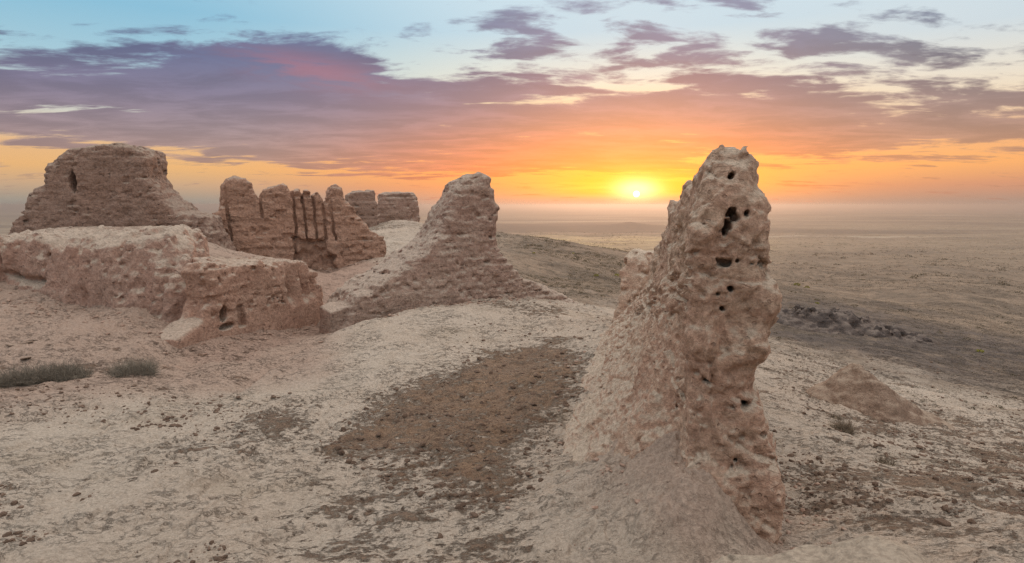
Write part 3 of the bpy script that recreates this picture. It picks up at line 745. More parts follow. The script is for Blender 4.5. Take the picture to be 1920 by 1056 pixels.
for a, b, rx, rz, am in [(1305, 640, 0.30, 0.22, 0.16), (1445, 578, 0.25, 0.30, 0.13), (1425, 392, 0.25, 0.30, 0.12), (1300, 430, 0.3, 0.4, 0.10), (1360, 660, 0.45, 0.28, 0.10), (1430, 650, 0.25, 0.2, 0.08), (1400, 735, 0.5, 0.12, -0.05),
                         (1440, 745, 0.22, 0.22, -0.10), (1310, 500, 0.25, 0.3, -0.08), (1425, 500, 0.2, 0.12, -0.06), (1350, 350, 0.3, 0.2, 0.07), (1390, 450, 0.3, 0.25, 0.08), (1345, 700, 0.35, 0.18, 0.07), (1330, 560, 0.28, 0.25, 0.09), (1400, 860, 0.3, 0.3, -0.10), (1430, 920, 0.25, 0.3, 0.06)]:
    q = wl_loc(a, b, 8.4); BL.append((*q, rx, rz, am))
hside = wl_loc(1257, 541, 10.6)
def nf_w(x, y, z, d):
    n = 0.06 * fbm(x * 0.8, y * 0.8, z * 0.8, 2, 301) + 0.03 * fbm(x * 2.1, y * 2.1, z * 1.7, 5, 305, 0.62)
    zs = z * (1 - 0.6 * sstep(0.1, 0.5, y) * sstep(4.6, 3.4, z + 0.22 * x))
    r1 = 0.8 * y + 0.6 * zs; r2 = -0.8 * x + 0.36 * y - 0.48 * zs; r3 = -0.6 * x - 0.48 * y + 0.64 * zs
    wv = 0.35 * vnoise(r2 * 1.3, r3 * 1.3, r1 * 1.3, 350)
    n = n + 0.15 * (np.abs(vnoise(r1 * 1.5 + wv, r2 * 1.5, r3 * 1.5 + wv, 351)) - 0.25) + 0.065 * (np.abs(vnoise(r1 * 3.4 + wv, r2 * 3.4 - wv, r3 * 3.4, 352)) - 0.25) + 0.035 * (np.abs(vnoise(r1 * 7.5, r2 * 7.5 + wv, r3 * 7.5, 353)) - 0.25)
    side = sstep(0.1, 0.5, y)
    side = side * (0.3 + 0.7 * sstep(5.0, 3.6, z + 0.22 * x))
    n = n + (0.02 + 0.12 * side) * vnoise(x * 2.1, y * 0.8, z * 0.42, 311) + (0.015 + 0.05 * side) * vnoise(x * 5.5, y * 2.0, z * 0.6, 312) + (0.008 + 0.014 * side) * vnoise(x * 11, y * 5, z * 2.2, 319)
    n = n + 0.014 * vnoise(x * 1.3, y * 1.3, z * 5.0, 313) * (1 - 0.6 * side)
    n = n + 0.032 * fbm(x * 7, y * 7, z * 7, 3, 315, 0.6)
    # rounded weathered lumps: shallow creases between them
    cr = np.abs(vnoise(x * 1.2 + z * 0.9, y * 1.6, z * 1.4 - y * 0.8, 316)); n = n + 0.04 * sstep(0.10, 0.0, cr)
    for (hx, hy, hz, rx, rz, am) in BL:
        n = n - 0.85 * am * np.exp(-((y - hy) / rx) ** 2 - ((z - hz) / rz) ** 2 - ((x - hx) / 0.9) ** 2)
    # band of overhang on the right, notch below it
    n = n + 0.0
    d = d + n
    p = vnoise(x * 6.5, y * 6.5, z * 7, 320); d = d + 0.06 * sstep(0.60, 0.78, p)
    for (hx, hy, hz, rx, rz, dp) in HL:
        q = np.sqrt(((y - hy) / rx) ** 2 + ((z - hz) / rz) ** 2) - 1 + 0.65 * vnoise(x * 5, y * 11, z * 11, 330) + 0.35 * vnoise(x * 9, y * 24, z * 24, 331)
        hh = np.maximum(q * min(rx, rz), np.abs(x - hx) - dp)
        d = np.maximum(d, -hh)
    d = np.maximum(d, -ell(x, y, z, (hside[0], 0.7, hside[2]), (0.07, 0.4, 0.05)))
    return d
def w_parts(c):
    lab = np.zeros(len(c), int)
    for i, (hx, hy, hz, rx, rz) in enumerate(h[:5] for h in HL[:7]):
        q = np.sqrt(((c[:, 1] - hy) / rx) ** 2 + ((c[:, 2] - hz) / rz) ** 2)
        lab[(q < 1.25) & (c[:, 0] > hx + 0.08) & (c[:, 0] < hx + 0.7)] = i + 1
    return lab, ['beam_hole'] * 7
o = sdf_object('wall_remnant', M_pillar, WA, WB, ((-1.6, -1.0, -0.9), (13.2, 3.9, 6.1)), (0.038, 0.028, 0.030), df_w, nf_w, 0.55, w_parts)
tag(o, 'tall narrow pinkish mud brick wall remnant with beam holes, standing close by at the right', 'ruin')

# --- low broken piece further along the same line
A, B = on_y(1178, 560, 22.5), on_y(1245, 540, 24.5)
pl = trace(A, B, [(1184, 680), (1190, 590), (1196, 548), (1204, 512), (1212, 486), (1222, 474), (1240, 470), (1275, 476), (1300, 560), (1310, 680)])
o = sdf_object('low_wall_fragment', M_pillar, A, B, ((pl[:, 0].min() - .3, -1.4, -2), (pl[:, 0].max() + .5, 3, pl[:, 1].max() + .7)), 0.055, slab(pl, 1.0, 0.3, 0.06), brick_noise(1, 401, 0.10, 0.4, 0.0, 0.03, 0.08, 0.12, 1.7), 0.8)
tag(o, 'low broken wall fragment peeping out behind the tall remnant with beam holes', 'ruin')

# --- heaps: rubble mound, dark shale outcrop
def heap(name, mat, Y, pts, depth, vox, seed, amp, label, cat, bury=1.0):
    xs = [p[0] for p in pts]
    A, B = on_y(min(xs), 700, Y), on_y(max(xs), 700, Y)
    pl = trace(A, B, pts)
    L = pl[:, 0].max() - pl[:, 0].min()
    def df(X, Yc, Z):
        h = np.interp(X, pl[:, 0], pl[:, 1]).astype(np.float32)
        base = np.interp(X, [0, L], [pl[0, 1], pl[-1, 1]]).astype(np.float32)
        q = (h - base + 0.0) * np.exp(-(Yc / depth) ** 2 * 1.5) + base - bury * (1 - np.exp(-(Yc / depth) ** 2 * 1.2))
        return np.maximum((Z - q) * 0.75, 0.0 * X - 9)
    def nf(x, y, z, d):
        return d + amp * fbm(x * 1.2, y * 1.2, z * 1.2, 4, seed, 0.55) + 0.4 * amp * np.abs(vnoise(x * 0.9, y * 0.9, z * 2.4, seed + 5))
    o = sdf_object(name, mat, A, B, ((-0.2, -depth * 1.5, pl[:, 1].min() - bury), (L + 0.2, depth * 1.5, pl[:, 1].max() + 0.6)), vox, df, nf, 1.0)
    return tag(o, label, cat)
heap('rubble_mound', M_rubble, 19.3, [(1470, 768), (1520, 738), (1555, 716), (1590, 693), (1610, 681), (1632, 693), (1660, 720), (1705, 752), (1770, 792)], 2.3, 0.05, 501, 0.13,
     'pointed heap of brown rubble on the slope right of the tall wall remnant', 'mound')
heap('rock_outcrop', M_shale, 52.0, [(1395, 640), (1430, 612), (1455, 588), (1480, 580), (1530, 582), (1575, 587), (1610, 595), (1660, 612), (1720, 628)], 6.0, 0.13, 521, 0.35,
     'long dark grey shale outcrop on the hillside below the ruins', 'outcrop', 2.0)

# --- pale foreground ledge, lower right
LA, LB = on_y(1380, 1040, 4.6), on_y(1790, 1040, 4.2)
lpoly = trace(LA, LB, [(1200, 1330), (1290, 1110), (1370, 1076), (1440, 1066), (1500, 1058), (1560, 1053), (1600, 1044), (1640, 1038), (1680, 1040), (1712, 1050), (1745, 1064), (1775, 1088), (1800, 1150), (1830, 1330)])
o = sdf_object('earth_ledge', M_ledge, LA, LB, ((-0.9, -1.7, lpoly[:, 1].min() + 0.05), (2.3, 0.9, lpoly[:, 1].max() + 0.25)), 0.018, slab(lpoly, 0.02, 0.2, 0.25, front=-0.75),
               lambda x, y, z, d: d + 0.045 * fbm(x * 2.4, y * 2.4, z * 2.4, 5, 601, 0.55) + 0.02 * sstep(0.1, 0, np.abs(vnoise(x * 3, y * 3, z * 3, 605))), 0.4)
tag(o, 'smooth pale rounded wall top in the foreground below the tall remnant', 'ledge')

# ------------------------------------------------------------------ loose stones
def ico(sub=2):
    import bmesh
    bm = bmesh.new(); bmesh.ops.create_icosphere(bm, subdivisions=sub, radius=1.0)
    v = np.array([q.co[:] for q in bm.verts]); f = np.array([[w.index for w in q.verts] for q in bm.faces]); bm.free()
    return v, f
IV, IF = ico(2); IV1, IF1 = ico(1)
def stone_verts(V, seed, flat):
    n = 0.35 * vnoise(V[:, 0] * 0.9, V[:, 1] * 0.9, V[:, 2] * 0.9, seed) + 0.2 * vnoise(V[:, 0] * 2.2, V[:, 1] * 2.2, V[:, 2] * 2.2, seed + 40)
    P = V * (1 + n[:, None])
    for k in range(5):                         # a few broken flat faces
        q = np.random.default_rng(seed * 31 + k).normal(size=3); q /= np.linalg.norm(q)
        d = P @ q; P = P - np.maximum(d - 0.62, 0)[:, None] * q
    return P * np.array([1.15, 0.9, flat])
clod_me = [mesh_from('clod', stone_verts(IV, 20 + i, 0.62), IF, False) for i in range(7)]
slab_me = [mesh_from('slab', stone_verts(IV, 60 + i, 0.28), IF, False) for i in range(4)]
for me in clod_me: me.materials.append(M_clod)
for me in slab_me: me.materials.append(M_slab)

def pix_ground(px, py):
    """first hit of a pixel ray with the bare terrain (to read positions off the layout)"""
    d = ray(px, py)
    ts = np.exp(np.linspace(math.log(3), math.log(700), 900))
    gz = ground_z(d[0] * ts, d[1] * ts, False)
    hit = np.nonzero(CZ + d[2] * ts < gz)[0]
    t = ts[hit[0]] if len(hit) else ts[-1]
    return np.array([d[0] * t, d[1] * t])

STONES = []        # x, y, size, mesh list, label, group, name
row = [(249, 803, 5), (261, 799, 5), (257, 806, 6), (268, 804, 4), (277, 802, 5), (284, 800, 4), (292, 799, 4), (300, 796, 4), (308, 793, 5), (315, 791, 7), (323, 791, 5), (331, 792, 5), (343, 789, 5), (350, 790, 5), (330, 798, 4), (318, 799, 3), (305, 787, 4), (346, 795, 4)]
for i, (a, b, s) in enumerate(row):
    p = pix_ground(a, b); STONES.append((p[0], p[1], s * np.hypot(*p) / 1150 * 0.72, clod_me, 'dark brown clod in the loose curving row on the bare pale crust', 'row of clods on the pale crust', 'clod'))
for a, b, s, l in [(26, 651, 13, 'flat tan stone, leftmost of the three lying on the dusty left slope'), (46, 648, 12, 'flat tan stone, middle of the three lying on the dusty left slope'), (57, 643, 8, 'small tan stone, rightmost of the three lying on the dusty left slope'), (93, 648, 7, 'single flat tan stone lying right of the group of three on the left slope'), (50, 675, 10, 'dark flat stone on the left slope above the long grey bush')]:
    p = pix_ground(a, b); STONES.append((p[0], p[1], s * np.hypot(*p) / 1150 * 0.85, slab_me, l, None, 'stone'))
for a, b, s, l in [(656, 971, 7, 'single dark clod in the speckled dirt at the lower left of the brown patch'), (825, 1010, 9, 'largest dark clod near the bottom edge, below the brown dirt patch'), (144, 918, 6, 'lone dark clod on the smooth pale crust at lower left'),
                   (918, 936, 8, 'large grey brown clod at the dark lower end of the brown patch'), (1823, 983, 10, 'flat dark stone on the near right slope, below the pale ridge'), (1767, 983, 12, 'long thin dark stone on the near right slope'), (974, 886, 8, 'dark broken clod at the right edge of the brown patch'), (832, 893, 7, 'brown clod lying in the middle of the brown patch'), (712, 903, 6, 'dark clod just below the left edge of the brown patch')]:
    p = pix_ground(a, b); STONES.append((p[0], p[1], s * np.hypot(*p) / 1150 * 0.85, clod_me, l, None, 'clod'))
# scatter
bpx = [on_z(a, b, 0.0)[:2] for a, b in [(600, 850), (650, 790), (700, 745), (800, 695), (900, 665), (1050, 648), (1100, 668), (1105, 720), (1070, 780), (1030, 850), (990, 920), (900, 960), (800, 920), (700, 880)]]
N = 15000
px = rng.uniform(-60, 1980, N); py = 545 + 520 * rng.uniform(0, 1, N) ** 0.9
zg = np.where(px > 1450, -5.8, -5.0)
u = (px - 960) / F_PX; v = (528 - py) / F_PX
dz = -SP + v * CP; tt = zg / dz; sx = u * tt; sy = (CP + v * SP) * tt
cl = vnoise(sx * 0.35, sy * 0.35, sx * 0, 801) + 0.6 * vnoise(sx * 1.3, sy * 1.3, sx * 0, 802)
inb = poly_sd(sx, sy, bpx) < 0.3
right = sx > 0.44 * sy
keep = (inb & (rng.uniform(0, 1, N) < 0.75)) | (right & (cl > -0.25)) | (cl > 0.15)
keep &= ~((sx < -2) & (py < 700)) & (sy < 60)
# stay off the footprint of the near remnant
keep &= ~((sx > 1.6 + 0.1 * (sy - 8)) & (sx < 4.2 + 0.12 * (sy - 8)) & (sy > 6.5) & (sy < 23))
sx, sy, inb, right = sx[keep], sy[keep], inb[keep], right[keep]
ss = 0.011 + 0.040 * rng.uniform(0, 1, len(sx)) ** 5.0
ss = np.where(inb, ss * 1.15, ss) * (1 + 0.03 * np.hypot(sx, sy))
order = np.argsort(-(ss / np.hypot(sx, sy)))
n_ind = 300 - len([s for s in STONES if s[6] == 'clod'])
for i in order[:n_ind]:
    if inb[i]: l, gname = 'dark clod strewn over the brown dirt patch', 'clods on the brown dirt patch'
    elif right[i]: l, gname = 'dark stone strewn over the slope right of the tall wall remnant', 'stones on the right slope'
    elif sy[i] > 18: l, gname = 'small dark clod strewn near the foot of the central ruin', 'clods near the central ruin'
    else: l, gname = 'dark clod strewn over the pale crust around the brown dirt patch', 'clods on the pale crust'
    STONES.append((sx[i], sy[i], ss[i], clod_me, l, gname, 'clod'))
szz = ground_z(np.array([s[0] for s in STONES]), np.array([s[1] for s in STONES]))
for i, (x, y, s, ml, l, gname, nm) in enumerate(STONES):
    o = bpy.data.objects.new(nm, ml[i % len(ml)]); COL.objects.link(o)
    o.location = (x, y, szz[i] + s * 0.18); o.scale = (s, s, s)
    o.rotation_euler = (random.uniform(-.2, .2), random.uniform(-.2, .2), random.uniform(0, 6.28))
    tag(o, l, 'stone' if nm == 'stone' else 'clod', gname)
rest = order[n_ind:]
def scatter_mesh(name, xs, ys, sizes, base, faces, flat=True, lift=0.15):
    zs = ground_z(xs, ys)
    ang = rng.uniform(0, 6.28, len(xs))
    ca, sa = np.cos(ang)[:, None], np.sin(ang)[:, None]
    pick = rng.integers(0, len(base), len(xs))
    B = np.stack(base)[pick] * sizes[:, None, None]
    Vx = B[..., 0] * ca - B[..., 1] * sa + xs[:, None]; Vy = B[..., 0] * sa + B[..., 1] * ca + ys[:, None]; Vz = B[..., 2] + (zs + sizes * lift)[:, None]
    V = np.stack([Vx, Vy, Vz], -1).reshape(-1, 3)
    Fc = (np.arange(len(xs))[:, None, None] * base[0].shape[0] + faces[None]).reshape(-1, faces.shape[1])
    return mesh_from(name, V, Fc, not flat)
gme = scatter_mesh('gravel', sx[rest], sy[rest], ss[rest] * 0.95, [stone_verts(IV1, 80 + i, 0.6) for i in range(8)], IF1)
o = add_obj('gravel', gme, M_clod); tag(o, 'fine dark gravel and crumbs scattered over the pale crust', 'gravel', kind='stuff')

# crumbs fallen from the walls, lying along their feet
M_crumb = simple_mat('fallen_mudbrick', (0.27, 0.175, 0.13), (0.40, 0.29, 0.225), 7)
feet = [(PA, PB, (0.45, -0.1), 260, 0.45), (on_y(650, 608, 26.2), on_y(1000, 556, 31.0), (0.2, -0.5), 300, 0.5), (on_y(-60, 560, 27.2), on_y(370, 575, 23.0), (0.0, -0.7), 320, 0.7),
        ((4.0, 7.6), (5.6, 17.0), (0.25, 0.0), 260, 0.35), ((2.3, 8.4), (3.4, 19.0), (-0.9, 0.0), 220, 0.6), (on_y(430, 500, 46.0), on_y(722, 500, 51.0), (0, -0.8), 260, 0.8)]
fx, fy, fs = [], [], []
for a, b, off, n, sp in feet:
    tt = rng.uniform(0, 1, n)
    fx.append(a[0] + (b[0] - a[0]) * tt + off[0] + rng.normal(size=n) * sp); fy.append(a[1] + (b[1] - a[1]) * tt + off[1] + rng.normal(size=n) * sp)
    fs.append((0.018 + 0.085 * rng.uniform(0, 1, n) ** 4) * (0.55 + 0.022 * np.hypot(fx[-1], fy[-1])))
fx, fy, fs = map(np.concatenate, (fx, fy, fs))
o = add_obj('rubble', scatter_mesh('rubble', fx, fy, fs, [stone_verts(IV1, 110 + i, 0.65) for i in range(8)], IF1), M_crumb)
tag(o, 'crumbs of fallen mud brick along the feet of the walls', 'rubble', kind='stuff')

# ------------------------------------------------------------------ plants
def twig_mesh(name, n, L, W, H, seed, thick=0.006):
    """dry desert bush: many thin kinked twigs fanning out of a low crown"""
    r = np.random.default_rng(seed); V = []; Fc = []
    for i in range(n):
        bx, by = r.uniform(-0.5, 0.5) * L * 0.75, r.uniform(-0.5, 0.5) * W * 0.6
        a = r.uniform(0, 6.28); lean = r.uniform(0.1, 1.35)
        h = H * (r.uniform(0.45, 1.05) if r.uniform() > 0.06 else r.uniform(1.1, 1.4)) * (1 - 0.5 * (2 * bx / L) ** 2)
        d = np.array([math.cos(a) * math.sin(lean), math.sin(a) * math.sin(lean), math.cos(lean)])
        p = np.array([bx, by, -0.03]); w = thick * r.uniform(0.6, 1.5)
        sd = np.cross(d, r.normal(size=3)); sd /= np.linalg.norm(sd); ud = np.cross(d, sd)
        b0 = len(V)
        for k in range(4):
            ww = w * (1 - k / 3.6)
            for q in range(3):
                an = q * 2.094; V.append(p + ww * (math.cos(an) * sd + math.sin(an) * ud))
            d = d + r.normal(size=3) * 0.42; d /= np.linalg.norm(d); p = p + d * h / 3.0
        for k in range(3):
            for q in range(3):
                q1 = (q + 1) % 3; Fc.append((b0 + k * 3 + q, b0 + k * 3 + q1, b0 + k * 3 + 3 + q1, b0 + k * 3 + 3 + q))
    return mesh_from(name, np.array(V), np.array(Fc), False)
def crown_mesh(name, L, W, H, seed):
    V = IV * np.array([L * 0.36, W * 0.36, H * 0.26]); V = V * (1 + 0.25 * vnoise(V[:, 0] * 9, V[:, 1] * 9, V[:, 2] * 9, seed))[:, None]
    return mesh_from(name, V, IF, False)
def bush(px, py, wpx, hpx, n, mat, label, seed, depth=None, thick=0.0055):
    p = pix_ground(px, py) if depth is None else on_y(px, py, depth)[:2]
    k = np.hypot(*p) / 1150
    L, H = wpx * k, hpx * k * 1.05
    o = bpy.data.objects.new('dry_bush', None); COL.objects.link(o)
    o.location = (p[0], p[1], float(ground_z(np.array([p[0]]), np.array([p[1]]))[0])); o.rotation_euler = (0, 0, math.atan2(-p[0], p[1]))
    W = min(L, H * 1.6)
    add_obj('twigs', twig_mesh('twigs', n, L, W, H, seed, thick), mat, o)
    add_obj('woody_crown', crown_mesh('woody_crown', L * 0.75, W * 0.75, H * 0.5, seed), mat, o)
    return tag(o, label, 'bush', 'dry bushes')
bush(62, 716, 150, 32, 2800, M_twig, 'long low grey bush at the left edge of the pale crust', 1)
bush(138, 709, 60, 22, 700, M_twig, 'small grey bush touching the right end of the long low bush', 2)
bush(252, 706, 74, 34, 1900, M_twig, 'rounded grey bush standing before the plinth corner of the platform wall', 3)
bush(1580, 803, 34, 28, 700, M_twig2, 'larger dry brown bush on the slope below the rubble mound', 4)
bush(1566, 779, 24, 12, 160, M_twig2, 'small dry bush just above the larger brown bush on the right slope', 5)
bush(1660, 868, 36, 20, 220, M_twig2, 'sparse low brown bush alone on the right slope', 6)

def leaf_clump(name, n, seed, L=1.0):
    r = np.random.default_rng(seed); V = []; Fc = []
    for i in range(n):
        q = r.normal(size=3); q /= np.linalg.norm(q); q *= r.uniform(0.35, 1.0) ** 0.5; q[2] = abs(q[2]) * 0.9
        a = r.normal(size=3); a /= np.linalg.norm(a); b = np.cross(a, r.normal(size=3)); b /= np.linalg.norm(b)
        s = 0.22 * r.uniform(0.6, 1.3); k = len(V)
        V += [q - a * s, q + b * s * 0.5, q + a * s, q - b * s * 0.5]; Fc.append((k, k + 1, k + 2, k + 3))
    return np.array(V), np.array(Fc)
LV, LF = leaf_clump('c', 90, 4); gm = [mesh_from('green_bush', *leaf_clump('c', 110, 30 + i), False) for i in range(3)]
for me in gm: me.materials.append(M_green)
for i, (a, b, s, l) in enumerate([(1178, 515, 9, 'bright yellow green bush nearest the low wall fragment'), (1157, 519, 9, 'greener bush left of the brightest one'), (1118, 519, 9, 'yellow green bush third from the low wall fragment'), (952, 503, 8, 'yellow green bush at the right flank of the central ruin'),
    (1168, 534, 6, 'small yellow green bush below the brightest one'), (1001, 478, 5, 'faint yellow green bush halfway up the stony hill'), (1075, 476, 4, 'tiny yellow green bush high on the stony hill'), (1494, 536, 9, 'upright yellow green bush right of the tall remnant'), (1513, 540, 7, 'dull green bush beside the upright one right of the tall remnant'), (1532, 570, 6, 'small green bush above the dark outcrop'), (1837, 659, 9, 'dark green bush low on the far right slope')]):
    p = pix_ground(a, b); k = np.hypot(*p) / 1150
    o = bpy.data.objects.new('green_bush', gm[i % 3]); COL.objects.link(o)
    o.location = (p[0], p[1], float(ground_z(np.array([p[0]]), np.array([p[1]]))[0])); o.scale = (s * k * 0.62,) * 3
    tag(o, l, 'bush', 'yellow green bushes on the hillside')

# low desert scrub dotted over hill, slope and plain
N = 60000
th = np.radians(rng.uniform(-45, 46, N)); th[:22000] = np.radians(rng.uniform(-3, 12, 22000)); rr = np.exp(rng.uniform(math.log(26), math.log(900), N))
qx, qy = rr * np.sin(th), rr * np.cos(th)
az = np.degrees(th)
cl = vnoise(qx * 0.03, qy * 0.03, qx * 0, 901) + 0.5 * vnoise(qx * 0.15, qy * 0.15, qx * 0, 902)
keep = (cl > -0.15) & ~((az < -3) & (rr < 110)) & ~((az < 22) & (rr < 40))
qx, qy, rr = qx[keep], qy[keep], rr[keep]
sz = rng.uniform(0.45, 1.4, len(qx)) * 0.0021 * np.minimum(rr, 450) * np.where(rng.uniform(0, 1, len(qx)) > 0.93, 1.7, 1.0)
order = np.argsort(-(sz / rr) - 0.0)
sm_me = []
for i in range(5):
    v, f = leaf_clump('s', 46, 60 + i); me = mesh_from('desert_scrub', v * np.array([1, 1, 0.7]), f, False); me.materials.append(M_scrub); sm_me.append(me)
zz = ground_z(qx, qy)
for i in order[:290]:
    o = bpy.data.objects.new('desert_scrub', sm_me[i % 5]); COL.objects.link(o)
    o.location = (qx[i], qy[i], zz[i]); s = sz[i]; o.scale = (s, s, s * random.uniform(0.8, 1.2)); o.rotation_euler = (0, 0, random.uniform(0, 6.28))
    if math.degrees(math.atan2(qx[i], qy[i])) > 15: tag(o, 'low dark scrub tuft on the slope right of the tall remnant', 'shrub', 'scrub tufts on the right slope')
    else: tag(o, 'low dark scrub tuft on the stony hill behind the central ruin', 'shrub', 'scrub tufts on the stony hill')
rest = order[290:]
bases = [np.array(leaf_clump('s', 9, 90 + i)[0]) * np.array([1.1, 1.1, 0.75]) for i in range(6)]
sme = scatter_mesh('scrub', qx[rest], qy[rest], sz[rest], bases, leaf_clump('s', 9, 90)[1], True, 0.0)
o = add_obj('scrub', sme, M_scrub); tag(o, 'sparse dark desert scrub dotting the hillside and the plain', 'scrub', kind='stuff')

# ------------------------------------------------------------------ air
def haze():
    s = 13800; zlo = float(-39 + CZ - 8); zhi = CZ + 6.0
    v = np.array([(x, y, z) for z in (zlo, zhi) for x in (-s, s) for y in (-s, s)])
    f = np.array([(0, 2, 3, 1), (4, 5, 7, 6), (0, 1, 5, 4), (2, 6, 7, 3), (0, 4, 6, 2), (1, 3, 7, 5)])[:, ::-1]
    m = bpy.data.materials.new('evening_haze'); m.use_nodes = True
    t = NT(m.node_tree); t.n.clear()
    out = t.n.new('ShaderNodeOutputMaterial'); pv = t.n.new('ShaderNodeVolumePrincipled')
    pv.inputs['Color'].default_value = (0.60, 0.53, 0.49, 1); pv.inputs['Density'].default_value = HAZE
    pv.inputs['Anisotropy'].default_value = 0.72
    t.l.new(pv.outputs[0], out.inputs['Volume'])
    o = add_obj('haze', mesh_from('haze', v, f, False), m); tag(o, 'warm evening haze over the plain', 'haze', kind='stuff')
HAZE = 0.00036
haze()

# ------------------------------------------------------------------ sky
SUN_AZ, SUN_EL = math.atan2(*ray(1193, 375)[:2]), R(1.0)
SUN = Vector((math.sin(SUN_AZ) * math.cos(SUN_EL), math.cos(SUN_AZ) * math.cos(SUN_EL), math.sin(SUN_EL)))

def build_world():
    w = bpy.data.worlds.new('World'); SC.world = w; w.use_nodes = True
    t = NT(w.node_tree); t.n.clear()
    out = t.n.new('ShaderNodeOutputWorld'); bg = t.n.new('ShaderNodeBackground'); t.l.new(bg.outputs[0], out.inputs[0])
    d = t.n.new('ShaderNodeTexCoord').outputs['Generated']
    x, y, z = t.sep(d)
    el = t.mul(t.m('ARCSINE', z), 57.2958)
    az = t.mul(t.m('ARCTAN2', x, y), 57.2958)
    E = lambda e: (e + 2) / 62.0
    ef = t.mul(t.add(el, 2.0), 1 / 62.0)
    up = (1.04, 1.01, 0.99)
    side_l = [(E(-2), lin(150, 148, 142)), (E(0.3), lin(163, 160, 150)), (E(1.6), lin(200, 172, 145)), (E(3.0), lin(228, 182, 130)), (E(4.6), lin(224, 182, 140)), (E(7), lin(214, 214, 205)), (E(11), lin(165, 200, 215)), (E(15), lin(138, 190, 215)), (E(22), lin(170, 208, 226)), (E(40), up), (E(60), up)]
    mid = [(E(-2), lin(190, 150, 130)), (E(0.3), lin(205, 165, 145)), (E(1.6), lin(222, 150, 120)), (E(3.2), lin(240, 160, 105)), (E(5), lin(236, 168, 120)), (E(7.5), lin(238, 202, 150)), (E(11), lin(216, 220, 210)), (E(15), lin(184, 212, 226)), (E(22), lin(206, 226, 236)), (E(40), up), (E(60), up)]
    side_r = [(E(-2), lin(150, 138, 130)), (E(0.3), lin(172, 152, 140)), (E(1.6), lin(200, 150, 130)), (E(3.2), lin(236, 172, 118)), (E(5), lin(228, 172, 130)), (E(7.5), lin(232, 212, 186)), (E(10), lin(222, 218, 208)), (E(13), lin(200, 214, 222)), (E(22), lin(206, 226, 236)), (E(40), up), (E(60), up)]
    c0 = t.mix(t.step(-30, 0, az), t.ramp(ef, side_l), t.ramp(ef, mid))
    clear = t.mix(t.step(16, 36, az), c0, t.ramp(ef, side_r))
    # sun glow in the clear air under the cloud deck
    da = t.sub(az, math.degrees(SUN_AZ)); de = t.sub(el, 1.35)
    g1 = t.m('EXPONENT', t.mul(t.add(t.m('POWER', t.mul(da, 1 / 7.8), 2.0), t.m('POWER', t.m('ABSOLUTE', t.mul(de, 1 / 1.75)), 2.0)), -1.0))
    g2 = t.m('EXPONENT', t.mul(t.add(t.m('POWER', t.mul(da, 1 / 2.0), 2.0), t.m('POWER', t.m('ABSOLUTE', t.mul(t.sub(el, 1.4), 1 / 0.95)), 2.0)), -1.0))
    g1 = t.mul(g1, t.step(0.35, 1.25, el))
    g3 = t.m('EXPONENT', t.mul(t.add(t.m('POWER', t.mul(da, 1 / 17.0), 2.0), t.m('POWER', t.mul(t.sub(el, 3.0), 1 / 2.9), 2.0)), -1.0))
    # ---- clouds: a flat deck seen at a grazing angle (plane projection), warped noise
    inv = t.m('DIVIDE', 1.0, t.add(t.m('MAXIMUM', z, 0.0), 0.075))
    px_, py_ = t.mul(x, inv), t.mul(y, inv)
    P = t.vec(px_, py_, 0.0)
    Pr = t.mapping(P, (0.72, 1.15, 1), (0, 0, R(14)))
    n1 = t.noise(Pr, 0.75, 8, 0.60, 0.25)
    n2 = t.noise(t.mapping(P, (0.8, 1.3, 1), (0, 0, R(10)), (3.1, 7.7, 0)), 2.1, 8, 0.62, 0.3)
    nn = t.add(t.mul(n1, 0.62), t.mul(n2, 0.38))                 # about 0.5 +- 0.12
    # deck limits in degrees as functions of azimuth
    fr = lambda stops: t.ramp(t.lin(-50, 50, az), [((a + 50) / 100, (v / 20,) * 3) for a, v in stops])
    lo = t.mul(t.sep(fr([(-42, 4.1), (-30, 3.9), (-20, 3.3), (-10, 2.9), (0, 2.7), (10, 2.6), (20, 3.1), (28, 3.7), (40, 4.2)]))[0], 20.0)
    hi = t.mul(t.sep(fr([(-42, 11.5), (-33, 12.2), (-25, 13.6), (-17, 12.8), (-9, 11.6), (-3, 11.3), (6, 11.6), (16, 11.0), (26, 9.8), (40, 9.4)]))[0], 20.0)
    cov = t.m('MINIMUM', t.mul(t.sub(el, lo), 0.42), t.mul(t.sub(hi, el), 0.17))
    floor = t.m('MULTIPLY_ADD', t.step(11, 26, el), -0.10, t.mul(t.sep(fr([(-42, 8.5), (-25, 9.0), (-13, 11.5), (-7, 8.5), (0, 6.2), (8, 6.6), (14, 6.0), (40, 6.0)]))[0], -1.0))
    cov = t.m('MAXIMUM', t.m('MINIMUM', cov, 0.62), floor)
    dens = t.step(-0.10, 0.22, t.add(cov, t.mul(t.sub(nn, 0.5), 4.6)))
    dens = t.mul(dens, t.step(0.9, 2.0, el))
    # small broken clouds above the deck
    inv2 = t.m('DIVIDE', 1.0, t.add(t.m('MAXIMUM', z, 0.0), 0.16))
    P2 = t.mapping(t.vec(t.mul(x, inv2), t.mul(y, inv2), 0.0), (1.0, 1.7, 1), (0, 0, R(-12)), (5.3, 1.9, 0))
    n3 = t.noise(P2, 3.4, 8, 0.58, 0.2)
    msk = t.mul(t.step(-10, 4, az), t.mul(t.step(7, 11, el), t.step(40, 18, el)))
    blob = t.m('EXPONENT', t.mul(t.add(t.m('POWER', t.mul(t.sub(az, 1.0), 1 / 5.5), 2.0), t.m('POWER', t.mul(t.sub(el, 14.3), 1 / 1.5), 2.0)), -1.0))
